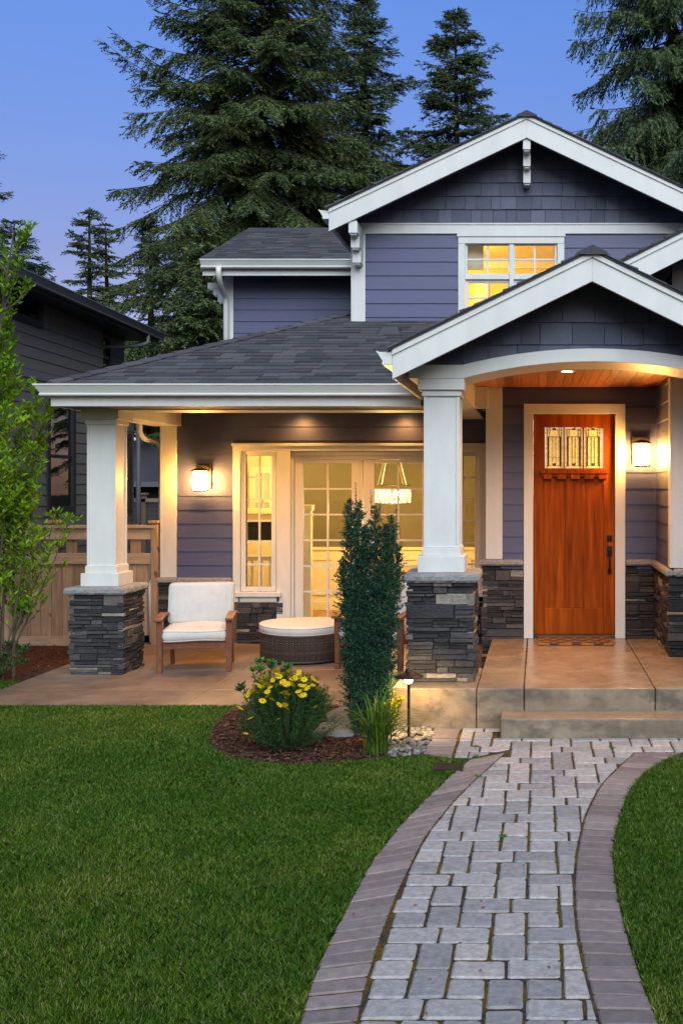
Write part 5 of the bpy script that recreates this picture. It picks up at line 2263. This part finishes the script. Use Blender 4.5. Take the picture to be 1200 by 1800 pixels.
# yellow coreopsis
cxx, cyy = (505 - 945) * 7.95 / 1800, 7.98
cor = thing('coreopsis_shrub', 'feathery green mound covered with small yellow daisy flowers', 'flowering shrub', (cxx, cyy, 0))
g = np.random.default_rng(31)
Cs, Ds, Ls = [], [], []
tips = []
m = MB()
for k in range(520):
    a, rr0 = g.uniform(0, 6.28), math.sqrt(g.uniform(0, 1))
    el = 1 - rr0 * .62
    out = rr0 * g.uniform(.70, 1.22)
    tip = np.array([cxx + math.cos(a) * out * .36, cyy + math.sin(a) * out * .34, .20 + .36 * math.sqrt(max(0, 1 - out * out * .92)) + g.uniform(-.04, .04)])
    b0 = np.array([cxx + math.cos(a) * out * .07, cyy + math.sin(a) * out * .07, 0])
    md = (b0 * .55 + tip * .45) + np.array([math.cos(a) * .05 * out, math.sin(a) * .05 * out, .02])
    tt = np.linspace(.12, 1, 34)
    pt = b0 * ((1 - tt) ** 2)[:, None] + md * (2 * tt * (1 - tt))[:, None] + tip * (tt ** 2)[:, None]
    if k % 3 == 0:
        m.tube([tuple(b0), tuple(md), tuple(tip)], [.0025, .002, .0012], 4)
    for _ in range(3):
        Cs.append(pt)
        dd = unit(tip - b0)
        Ds.append(unit(g.normal(0, .75, (34, 3)) + dd * .7))
        Ls.append(g.uniform(.02, .042, 34))
    tips.append(tip)
C, D, L = np.concatenate(Cs), np.concatenate(Ds), np.concatenate(Ls)
m.build('stem', 'stem', cor)
link_mesh('foliage', np_mesh('foliage', leaf_cards(C, D, L, L * .10 + .0008, g), 4), 'coreopsis_leaves', cor)
m = MB()                                                 # one flower: eight petals round a small eye
for k in range(8):
    a = 2 * math.pi * k / 8
    u, v = Vector((math.cos(a), math.sin(a), .12)), Vector((-math.sin(a), math.cos(a), 0))
    m.face([u * .002, u * .011 + v * .0048, u * .0195 + v * .0036 - Vector((0, 0, .002)), u * .0195 - v * .0036 - Vector((0, 0, .002)), u * .011 - v * .0048])
m.cur = 1
m.lathe([(.005, .0005), (.0045, .003), (.0015, .0045)], (0, 0, 0), 8)
fl_me = m.mesh('flower')
fl0 = link_mesh('flower', fl_me, ['petal', 'flower_eye'], cor)
tips = sorted(tips, key=lambda t: -(t[2] * 1.0 - (t[1] - cyy) * .9 + g.uniform(0, .62)))
used_tips = []
for t in tips:
    if t[1] < cyy + .16 and all(np.linalg.norm(t - u) > .024 for u in used_tips):
        used_tips.append(t)
    if len(used_tips) == 98:
        break
for k, t in enumerate(used_tips):
    f = fl0 if k == 0 else fl0.copy()
    if k:
        COL.objects.link(f)
        f.parent = cor
        f.matrix_parent_inverse = fl0.matrix_parent_inverse.copy()
    f.location = (t[0], t[1] - .01, t[2] + .02)
    s = g.uniform(1.0, 1.55)
    f.scale = (s, s, s)
    f.rotation_euler = (g.uniform(.25, 1.0), g.uniform(-.5, .5), g.uniform(0, 6.28))


def leafy_shrub(name, label, cat, base, spread, h, n_stem, leaf, wid, mat, seed, tuft=10, up=.8, stem_mat='stem', r0=.006, lean=(0, 0), bare=.35, every=.035):
    t = thing(name, label, cat, (*base, 0))
    g = np.random.default_rng(seed)
    m = MB()
    Cs, Ds, Ls = [], [], []
    for k in range(n_stem):
        a, q = g.uniform(0, 6.28), math.sqrt(g.uniform(0.02, 1))
        hh = h * g.uniform(.55, 1) * (1 - .25 * q)
        tip = np.array([base[0] + math.cos(a) * spread * q + lean[0], base[1] + math.sin(a) * spread * q + lean[1], hh])
        b0 = np.array([base[0] + g.normal(0, .03), base[1] + g.normal(0, .03), -.02])
        md = np.array([b0[0] * .6 + tip[0] * .4, b0[1] * .6 + tip[1] * .4, hh * .55])
        tt = np.linspace(0, 1, 10)
        pt = b0 * ((1 - tt) ** 2)[:, None] + md * (2 * tt * (1 - tt))[:, None] + tip * (tt ** 2)[:, None]
        m.tube([tuple(p) for p in pt], [r0 * (1 - .75 * i / 9) for i in range(10)], 5)
        s = bare
        L_ = np.linalg.norm(tip - b0)
        while s < 1:
            p = np.array([np.interp(s * 9, np.arange(10), pt[:, c]) for c in range(3)])
            k_ = tuft if s > .9 else max(2, tuft // 4)
            dd = unit(tip - md)
            az = g.uniform(0, 6.28, k_)
            el = g.uniform(.15, 1.1, k_) * up
            D = unit(np.stack([np.cos(az), np.sin(az), el], 1) + dd * .45)
            Cs.append(np.repeat(p[None], k_, 0))
            Ds.append(D)
            Ls.append(g.uniform(.7, 1.15, k_) * leaf)
            s += every / L_
        Cs.append(np.repeat(tip[None], tuft, 0))
        az = g.uniform(0, 6.28, tuft)
        Ds.append(unit(np.stack([np.cos(az), np.sin(az), g.uniform(.3, 1.5, tuft)], 1)))
        Ls.append(g.uniform(.7, 1.1, tuft) * leaf)
    m.build('stem', stem_mat, t)
    C, D, L = np.concatenate(Cs), np.concatenate(Ds), np.concatenate(Ls)
    link_mesh('leaves', np_mesh('leaves', leaf_cards(C, D, L, L * wid, g), 4), mat, t)
    return t


bx_, by_ = (467 - 945) * 8.55 / 1800, 8.55
leafy_shrub('leafy_shrub', 'pale green broad-leaved shrub rising behind the yellow flowers', 'shrub', (bx_, by_), .24, .72, 16, .062, .30, 'shrub_leaves', 61, tuft=14, bare=.3)
leafy_shrub('golden_shrub', 'golden green shrub lit by path light behind the narrow yew', 'shrub', ((684 - 945) * 8.5 / 1800, 8.47), .13, .40, 34, .026, .42, 'gold_leaves', 62, tuft=12, bare=.15, every=.016, r0=.003)

# clump of strap leaves
lx, ly = ground(664, 1322)
lily = thing('grass_clump', 'arching clump of strap-like leaves in front of the narrow yew', 'ornamental grass', (lx, ly, 0))
m = MB()
g = np.random.default_rng(65)
for k in range(170):
    a = g.uniform(0, 6.28)
    b0 = Vector((lx + g.normal(0, .035), ly + g.normal(0, .035), -.01))
    h, out = g.uniform(.22, .46), g.uniform(.06, .5)
    w = g.uniform(.0045, .008)
    d = Vector((math.cos(a), math.sin(a), 0))
    s = Vector((-math.sin(a), math.cos(a), 0)) * w
    prev = None
    for i in range(8):
        q = i / 7
        p = b0 + d * out * (q ** 1.6) + Vector((0, 0, h * (q * 2.0 - (.72 + 1.3 * out) * q * q)))
        cur = (p - s * (1 - q ** 3), p + s * (1 - q ** 3))
        if prev:
            m.face([prev[0], prev[1], cur[1], cur[0]])
        prev = cur
lo = m
me = lo.mesh('blades')
import bmesh
bm = bmesh.new()
bm.from_mesh(me)
bmesh.ops.remove_doubles(bm, verts=bm.verts, dist=1e-5)
bm.to_mesh(me)
bm.free()
link_mesh('blades', me, 'lily_leaves', lily)

# the young tree by the fence: many thin upright stems, tufts of narrow leaves
tx_, ty_ = -5.75, 10.95
yt = thing('young_tree', 'young multi-stemmed tree with bright green narrow leaves beside the fence', 'young tree', (tx_, ty_, 0))
g = np.random.default_rng(91)
m = MB()
Cs, Ds, Ls = [], [], []


def young_branch(p0, d, L, r, lvl):
    n = 7
    pts = [Vector(p0)]
    dd = Vector(d).normalized()
    for i in range(n):
        dd = (dd + Vector(g.normal(0, .075, 3)) + Vector((0, 0, .05))).normalized()
        pts.append(pts[-1] + dd * L / n)
    m.tube(pts, [r * (1 - .75 * i / n) for i in range(n + 1)], 6 if lvl == 0 else 4)
    arr = np.array([tuple(p) for p in pts])
    if lvl < 2:
        k = int(L / (.15 if lvl == 0 else .11))
        for i in range(k):
            q = g.uniform(.22 if lvl == 0 else .1, .98)
            p = Vector([np.interp(q * n, np.arange(n + 1), arr[:, c]) for c in range(3)])
            a = g.uniform(0, 6.28)
            side = Vector((math.cos(a), math.sin(a), g.uniform(.35, 1.0)))
            young_branch(p, side + dd * .55, L * (.185 if lvl == 0 else .5) * (1.25 - .82 * q) * g.uniform(.7, 1.2), r * .45, lvl + 1)
    if lvl >= 1:
        for q in np.linspace(.3, 1, int(max(3, L / (.05 if arr[-1, 2] > 1.7 else .085)))):
            p = np.array([np.interp(q * n, np.arange(n + 1), arr[:, c]) for c in range(3)])
            k = 5 if p[2] > 1.7 else 3
            az = g.uniform(0, 6.28, k)
            D = unit(np.stack([np.cos(az), np.sin(az), g.uniform(-.1, 1.0, k)], 1) + np.array(dd) * .6)
            Cs.append(np.repeat(p[None], k, 0))
            Ds.append(D)
            Ls.append(g.uniform(.045, .085, k))


for k in range(11):
    a = g.uniform(0, 6.28)
    young_branch((tx_ + g.normal(0, .08), ty_ + g.normal(0, .08), -.03), (math.cos(a) * .10, math.sin(a) * .10, 1), g.uniform(2.6, 4.35), .018, 0)
young_branch((tx_ + .02, ty_, -.03), (.0, 0, 1), 4.75, .03, 0)
for k in range(5):
    a = g.uniform(-1.1, .9)
    young_branch((tx_, ty_, .05), (math.cos(a) * .38, math.sin(a) * .38, 1), g.uniform(1.3, 1.9), .012, 0)
C, D, L = np.concatenate(Cs), np.concatenate(Ds), np.concatenate(Ls)
m.build('trunk', 'stem', yt)
link_mesh('leaves', np_mesh('leaves', leaf_cards(C, D, L, L * .30, g), 4), 'young_leaves', yt)
leafy_shrub('low_shrub', 'low dark green plant at the foot of the young tree', 'shrub', (-5.75, 10.75), .42, .42, 34, .06, .28, 'coreopsis_leaves', 66, tuft=10, bare=.1)
leafy_shrub('low_shrub', 'low bushy plant by the fence behind the stone pier', 'shrub', (-5.55, 12.6), .3, .38, 26, .045, .3, 'coreopsis_leaves', 67, tuft=8, bare=.1)


# ================================================================== CONIFERS
NCARDS = []


def conifer(label, px, Y, top_py, prof, z_low, seed, mat='fir_needles', spacing=.36, per=5, droop=.25, hang=.3, dens=1.0, trunk_r=.22, card=1.0, long_branches=(), gap=0.0, asym=None):
    X = (px - 945) * Y / 1800
    zt = CAMZ - (top_py - 855) * Y / 1800
    t = thing('conifer', label, 'conifer tree', (X, Y, 0), 0, 'conifers behind the houses')
    g = np.random.default_rng(seed)
    bx, by = g.normal(0, .12), g.normal(0, .12)
    def axis(z):
        q = z / zt
        return np.array([X + bx * math.sin(q * 3), Y + by * math.sin(q * 2.3), z])
    m = MB()
    n = 16
    m.tube([tuple(axis(zt * k / n)) for k in range(n + 1)], [trunk_r * (1 - k / n) ** .8 + .012 for k in range(n + 1)], 9)
    Cs, Ds, Ls = [], [], []
    zs = []
    z = z_low
    while z < zt - .12:
        q = (zt - z) / zt
        k = per if (zt - z) > 1.2 else max(3, per - 1)
        for _ in range(k):
            zs.append((z + g.uniform(-.5, .5) * spacing, None, None))
        z += spacing * (.55 + .45 * min(1, (zt - z) / 4)) * g.uniform(.7, 1.3)
    for lb in long_branches:
        zs.append(lb)
    PX, PZ = zip(*prof)                                   # radius over depth below the top
    for (z, az, LL) in zs:
        d = zt - z
        if d < .05:
            continue
        a = g.uniform(0, 6.28) if az is None else az
        rad = float(np.interp(d, PX, PZ))
        Lb = rad * g.choice([g.uniform(.55, .8), g.uniform(.8, 1.05), g.uniform(.95, 1.22)]) if LL is None else LL
        if asym is not None:
            Lb *= 1 + asym * math.cos(a)
        if LL is None and g.uniform() < gap:
            Lb *= .4
        up = .55 - .75 * min(1, d / (zt * .55)) + g.normal(0, .14) if LL is None else .45
        dirh = np.array([math.cos(a), math.sin(a), 0.0])
        nb = 9
        tt = np.linspace(0, 1, nb)
        zz = Lb * (up * tt - droop * tt ** 1.5 * (1.25 if LL is None else .2) + .38 * droop * tt ** 4)
        wob = np.cumsum(g.normal(0, .02, nb)) * Lb
        pt = axis(z) + dirh * (tt * Lb)[:, None] + np.array([-dirh[1], dirh[0], 0]) * wob[:, None]
        pt[:, 2] += zz
        m.tube([tuple(p) for p in pt], [max(.008, .028 * min(1, Lb / 3)) * (1 - .8 * i / (nb - 1)) for i in range(nb)], 4)
        # side twigs, flat fans with a little hang
        nt = max(5, int(Lb / .068 * dens))
        ts = np.sort(g.uniform(.12, 1.0, nt))
        for s in ts:
            p = np.array([np.interp(s * (nb - 1), np.arange(nb), pt[:, c]) for c in range(3)])
            tan = unit(pt[min(nb - 1, int(s * (nb - 1)) + 1)] - pt[max(0, int(s * (nb - 1)) - 1)] + 1e-6)
            for sd in (-1, 1):
                if g.uniform() < .12:
                    continue
                lat = np.array([-dirh[1], dirh[0], 0]) * sd
                tl = min(.95, (.20 + .40 * Lb * (1 - s) ** .8 * .55 + .12 * s) * g.uniform(.6, 1.15))
                td = unit(tan * g.uniform(.5, .9) + lat * g.uniform(.55, 1.0) + np.array([0, 0, -hang * g.uniform(.4, 1.8) + .05]))
                nc = max(5, int(tl / .024))
                u = np.linspace(.05, 1, nc)
                base = p + td * (u * tl)[:, None]
                base[:, 2] -= hang * .5 * tl * u ** 2
                side = np.cross(td, [0, 0, 1.0])
                sg = np.where(np.arange(nc) % 2, 1, -1)[:, None]
                dd = unit(td * .75 + side * sg * g.uniform(.35, .95, (nc, 1)) + g.normal(0, .22, (nc, 3)) + np.array([0, 0, -hang * .45]))
                Cs.append(base)
                Ds.append(dd)
                Ls.append(g.uniform(.07, .145, nc) * card)
        Cs.append(pt[-1][None])
        Ds.append(unit(pt[-1] - pt[-2])[None])
        Ls.append(np.array([.24 * card]))
    k = 40                                               # leader
    zz = g.uniform(zt - .6, zt, k)
    Cs.append(np.stack([np.full(k, axis(zt)[0]), np.full(k, axis(zt)[1]), zz], 1))
    Ds.append(unit(np.stack([g.normal(0, .6, k), g.normal(0, .6, k), g.uniform(.3, 1, k)], 1)))
    Ls.append(g.uniform(.08, .18, k) * (zt - zz + .3))
    C, D, L = np.concatenate(Cs), np.concatenate(Ds), np.concatenate(Ls)
    m.build('trunk', 'bark', t)
    link_mesh('crown', np_mesh('crown', leaf_cards(C, D, L, L * .20 + .012, g), 4), mat, t)
    NCARDS.append(len(C))
    return t


conifer('huge dark fir towering behind the left roofs, its top out of view', 470, 30, -330, [(0, .1), (3, 1.3), (6, 2.7), (10, 4.2), (13, 4.7), (17, 4.6)], 4.5, 101,
        spacing=.28, per=8, droop=.34, hang=.42, trunk_r=.2, long_branches=((12.7, 3.05, 4.8), (12.9, 3.28, 4.1)), gap=.22)
conifer('slim fir with thin spire close beside the huge fir', 637, 34, -40, [(0, .08), (1.6, .6), (4, 1.6), (8, 2.3), (14, 3.0)], 5, 102, spacing=.28, per=6, droop=.22, hang=.2, gap=.1)
conifer('pointed fir standing alone left of the main gable peak', 798, 34, 18, [(0, .08), (1.2, .75), (3, 1.45), (5, 1.9), (7, 2.2), (14, 2.8)], 4, 103, spacing=.28, per=6, droop=.2, hang=.2, gap=.12)
conifer('large drooping fir at the far right behind the main gable', 1178, 25, -420, [(0, .1), (4, 1.5), (8, 2.7), (11, 3.0), (14, 2.7), (18, 2.6)], 5.5, 104, 'fir_needles_blue',
        spacing=.31, per=9, droop=.36, hang=.8, trunk_r=.2, dens=1.1, card=.95, gap=.08)
conifer('open fir with forked tip rising above the dark neighbouring roof', 155, 36, 363, [(0, .05), (1, .55), (2.4, 1.15), (5, 1.6), (9, 1.7)], 3, 105, spacing=.44, per=5, droop=.2, hang=.22, gap=.25)
conifer('shorter companion fir just right of the forked-tip fir', 184, 37, 392, [(0, .05), (1, .45), (2.4, .9), (5, 1.5), (9, 1.6)], 3, 106, spacing=.46, per=5, droop=.2, hang=.22, gap=.25)
conifer('thin airy fir between the forked-tip fir and the huge fir', 268, 33, 384, [(0, .05), (1, .4), (3, 1.0), (6, 1.5), (9, 1.7)], 5.0, 107, spacing=.40, per=5, droop=.2, hang=.22, gap=.2)
conifer('dense dark fir tucked beside the white upstairs downspout', 352, 25, 420, [(0, .1), (1, .55), (3, 1.35), (5, 1.7), (8, 1.8)], 5.0, 108, spacing=.30, per=7, droop=.28, hang=.35, dens=1.2)
conifer('bluish fir over the near end of the dark neighbouring roof', 22, 40, 384, [(0, .08), (1.2, .8), (3, 1.5), (6, 2.0), (9, 2.2)], 3, 109, 'fir_needles_blue', spacing=.36, per=6, droop=.25, hang=.25)
conifer('fir cut off by the left picture edge above the bluish one', -62, 36, 180, [(0, .05), (2, .9), (4, 1.4), (8, 2.2), (12, 2.4)], 3, 110, spacing=.44, per=5, droop=.18, hang=.2, gap=.2)
conifer('tall fir half hidden between the huge fir and the slim fir', 565, 38, 20, [(0, .06), (2, .8), (5, 1.7), (9, 2.4), (14, 2.8)], 5, 111, spacing=.38, per=6, droop=.22, hang=.25, gap=.1)
conifer('second drooping fir behind the right slope of the main gable', 1105, 31, 205, [(0, .1), (1.5, .9), (3, 1.5), (6, 2.0), (10, 2.2)], 5, 112, 'fir_needles_blue', spacing=.36, per=6, droop=.3, hang=.6)

print('cards', NCARDS, sum(NCARDS), 'blades', len(P3))
# ================================================================== NEIGHBOURING HOUSE
nc_ = Vector((-7.487, 18.9, 0))
nd1 = Vector((.042, -1, 0)).normalized()
nn1 = Vector((1, .042, 0)).normalized()
nb = thing('neighbouring_house', 'dark charcoal two-storey house with lap siding beyond the wooden fence', 'house', tuple(nc_))


def NF(u, n, z):
    p = nc_ + nd1 * u + nn1 * n
    return (p.x, p.y, z)


def nbox(m, u0, u1, n0, n1, z0, z1):
    m.prism([NF(u0, n0, z0), NF(u0, n1, z0), NF(u1, n1, z0), NF(u1, n0, z0)][::-1], [NF(u0, n0, z1), NF(u0, n1, z1), NF(u1, n1, z1), NF(u1, n0, z1)][::-1])


NWIN = ((2.70, 3.58, 1.70, 3.42, 2.5), (-.24, .16, 1.62, 2.95, 2.2), (.74, 1.30, 3.85, 4.66, 4.3), (3.86, 4.65, 4.44, 4.76, None))
m = MB()
nbox(m, -.5, 1.42, -7, -.16, -.06, 3.6)
nbox(m, 0, 1.42, -7, -.161, 3.6, 4.86)
nbox(m, 1.42, 12, -7, -.01, -.06, 4.86)
m.build('wall', 'neighbour_siding', nb)
m = MB()
ops = [(a, b, c, d) for a, b, c, d, _ in NWIN]
lap_siding(m, lambda u, n, z: NF(u, n * 1.0, z), 1.42, 12, .1, 4.82, ops, exp=.165)
lap_siding(m, lambda u, n, z: NF(u, n - .15, z), 0, 1.42, 3.565, 4.82, ops, exp=.165)
lap_siding(m, lambda u, n, z: NF(u, n - .15, z), -.5, 1.42, .1, 3.565, ops, exp=.165)
m.build('lap_siding', 'neighbour_siding', nb)
m = MB()
nbox(m, 1.42, 12, .0, .035, 3.60, 3.72)
m.build('belt_board', 'neighbour_gutter', nb)
for (a, b, c, d, mid) in NWIN:
    o = 0.0 if a > 1.4 else -.15
    m = MB()
    for q in ((a - .07, a + .03, c - .07, d + .07), (b - .03, b + .07, c - .07, d + .07), (a + .03, b - .03, c - .07, c + .03), (a + .03, b - .03, d - .03, d + .07)):
        nbox(m, q[0], q[1], o - .02, o + .045, q[2], q[3])
    if mid:
        nbox(m, a + .03, b - .03, o - .01, o + .03, mid - .025, mid + .025)
    w = m.build('window', 'neighbour_trim', nb)
    m = MB()
    nbox(m, a + .02, b - .02, o - .004, o + .004, c + .02, d - .02)
    m.build('pane', 'dark_glass', w)
    m = MB()
    if mid:
        nbox(m, a + .05, b - .05, o - .005, o - .0045, mid, d - .03)
        m.build('blind', 'blind', w)
m = MB()
nbox(m, -.12, 12, -.4, .45, 4.74, 4.80)
nbox(m, -.12, 12, .42, .452, 4.70, 4.86)
m.prism([NF(-.12, -4, 6.3), NF(-.12, .46, 4.80), NF(12, .46, 4.80), NF(12, -4, 6.3)], [NF(-.12, -4, 6.42), NF(-.12, .46, 4.90), NF(12, .46, 4.90), NF(12, -4, 6.42)])
m.prism([NF(-.12, -8.4, 4.80), NF(-.12, -4, 6.3), NF(12, -4, 6.3), NF(12, -8.4, 4.80)], [NF(-.12, -8.4, 4.90), NF(-.12, -4, 6.42), NF(12, -4, 6.42), NF(12, -8.4, 4.90)])
m.build('roof', 'roof_edge', nb)
m = MB()
rings = []
for u in (-.12, 12):
    rings.append([NF(u, .455 + o, 4.755 + h) for o, h in KPROF])
m.loft(rings)
m.build('gutter', 'neighbour_gutter', nb)
m = MB()
gp = lambda u, n, z: Vector(NF(u, n, z))
m.tube([gp(.62, .50, 4.76), gp(.62, .50, 4.68)] + [Vector(p) for p in bez(gp(.62, .50, 4.62), gp(.66, .46, 4.55), gp(.95, .2, 4.49))] + [Vector(p) for p in bez(gp(1.30, -.02, 4.44), gp(1.38, -.07, 4.40), gp(1.38, -.08, 4.30))] + [gp(1.38, -.08, 2.6)], .034, 8)
m.build('downspout', 'neighbour_gutter', nb, smooth=True)
m = MB()
m.tube([gp(-.52, -.06, 3.6), gp(-.52, -.06, .1)], .045, 8)
m.build('downspout', 'neighbour_gutter', nb, smooth=True)

# far house glimpsed between the neighbour and the porch
fh = thing('far_house', 'low dark house with grey roof glimpsed past the porch corner post', 'house', (-10.5, 27, 0))
m = MB()
m.box(-15, -7.2, 27, 32, -.06, 2.2)
m.build('wall', 'far_wall', fh)
m = MB()
m.prism([(-15.3, 26.6, 2.14), (-6.9, 26.6, 2.14), (-6.9, 32.4, 2.14), (-15.3, 32.4, 2.14)], [(-13.3, 29.4, 3.35), (-8.9, 29.4, 3.35), (-8.9, 29.6, 3.35), (-13.3, 29.6, 3.35)])
m.build('roof', 'roof_shingle', fh)
m = MB()
m.box(-15.35, -6.85, 26.5, 26.6, 2.03, 2.16)
m.build('gutter', 'neighbour_gutter', fh)
dk = thing('deck_railing', 'brown railing with dark wire mesh behind the wooden fence', 'railing', (-8.4, 22, 0))
m = MB()
m.box(-9.6, -7.6, 22, 22.12, 1.70, 1.78)
m.build('handrail', 'fence_rail', dk, bevel=.004)
m = MB()
m.box(-9.6, -7.6, 22.02, 22.10, .9, .97)
m.build('bottom_rail', 'fence_rail', dk, bevel=.004)
for x in (-8.47, -7.65):
    m = MB()
    m.box(x - .05, x + .05, 22, 22.1, -.06, 1.86)
    m.box(x - .075, x + .075, 21.975, 22.125, 1.86, 1.90)
    m.build('post', 'fence_wood', dk, bevel=.004)
m = MB()
x = -9.55
while x < -7.65:
    m.box(x, x + .012, 22.05, 22.062, .97, 1.70)
    x += .1
z = 1.05
while z < 1.7:
    m.box(-9.55, -7.65, 22.04, 22.05, z, z + .012)
    z += .1
m.build('wire_mesh', 'neighbour_gutter', dk)
pt_ = thing('purple_tree', 'purple-leaved tree seen through the porch side opening', 'tree', (-11.6, 33.5, 0))
g = np.random.default_rng(120)
m = MB()
m.tube([(-11.8, 33.5, -.1), (-11.75, 33.5, 2.5), (-11.6, 33.5, 4.6)], [.16, .12, .05], 8)
k = 15000
u = unit(g.normal(0, 1, (k, 3))) * (g.uniform(0.25, 1, k) ** .5)[:, None]
C = np.array([-11.7, 33.5, 4.0]) + u * np.array([2.4, 2.0, 2.4])
lump = np.sin(C[:, 0] * 4) + np.sin(C[:, 2] * 4.4 + 1) + np.sin(C[:, 1] * 3.7)
C = C[lump > -1.0]
for j in range(14):
    q = C[g.integers(len(C))]
    m.tube([(-11.7, 33.5, 2.6 + .1 * j), tuple(q)], [.04, .01], 5)
m.build('trunk', 'bark', pt_)
D = unit(g.normal(0, 1, (len(C), 3)))
link_mesh('crown', np_mesh('crown', leaf_cards(C, D, g.uniform(.12, .22, len(C)), g.uniform(.06, .1, len(C)), g), 4), 'purple_leaves', pt_)

# ================================================================== FENCE
fx0, fx1, FY = -7.25, -4.93, 13.25
fence = thing('wooden_fence', 'tan cedar privacy fence with an open lattice row near its top', 'fence', (-6, FY, 0))
m = MB()
x = fx0
r5 = random.Random(4)
while x < fx1 - .02:
    x1 = min(x + .137, fx1)
    m.box(x, x1 - .003, FY + r5.uniform(-.003, .003), FY + .02, -.10 + (0.1 if x > -5.4 else 0) + .11, 1.06)
    x += .138
m.build('boards', 'fence_wood', fence, bevel=.002, seg=1)
m = MB()
m.box(fx0, fx1, FY - .028, FY - .004, 1.035, 1.175)
m.box(fx0, fx1, FY - .028, FY - .004, 1.355, 1.495)
m.box(fx0, fx1, FY + .022, FY + .046, 1.035, 1.175)
m.box(fx0, fx1, FY + .022, FY + .046, 1.355, 1.495)
m.box(fx0, fx1, FY - .07, FY + .07, 1.50, 1.54)
m.box(fx0, -5.42, FY - .03, FY - .004, -.10, .10)
m.build('rails', 'fence_rail', fence, bevel=.003)
m = MB()
x = fx0 + .05
while x < fx1 - .1:
    m.box(x, x + .137, FY, FY + .02, 1.061, 1.498)
    x += .276
m.build('pickets', 'fence_wood', fence, bevel=.002, seg=1)
for x in (fx0 + .05, -5.55 - .72, -4.955):
    m = MB()
    m.box(x - .045, x + .045, FY + .05, FY + .14, -.1, 1.56) if x < -5 else m.box(x - .03, x + .045, FY - .05, FY + .05, -.05, 1.57)
    m.box(x - .06, x + .06, FY - .07, FY + .15, 1.565, 1.60)
    m.build('post', 'fence_wood', fence, bevel=.003)
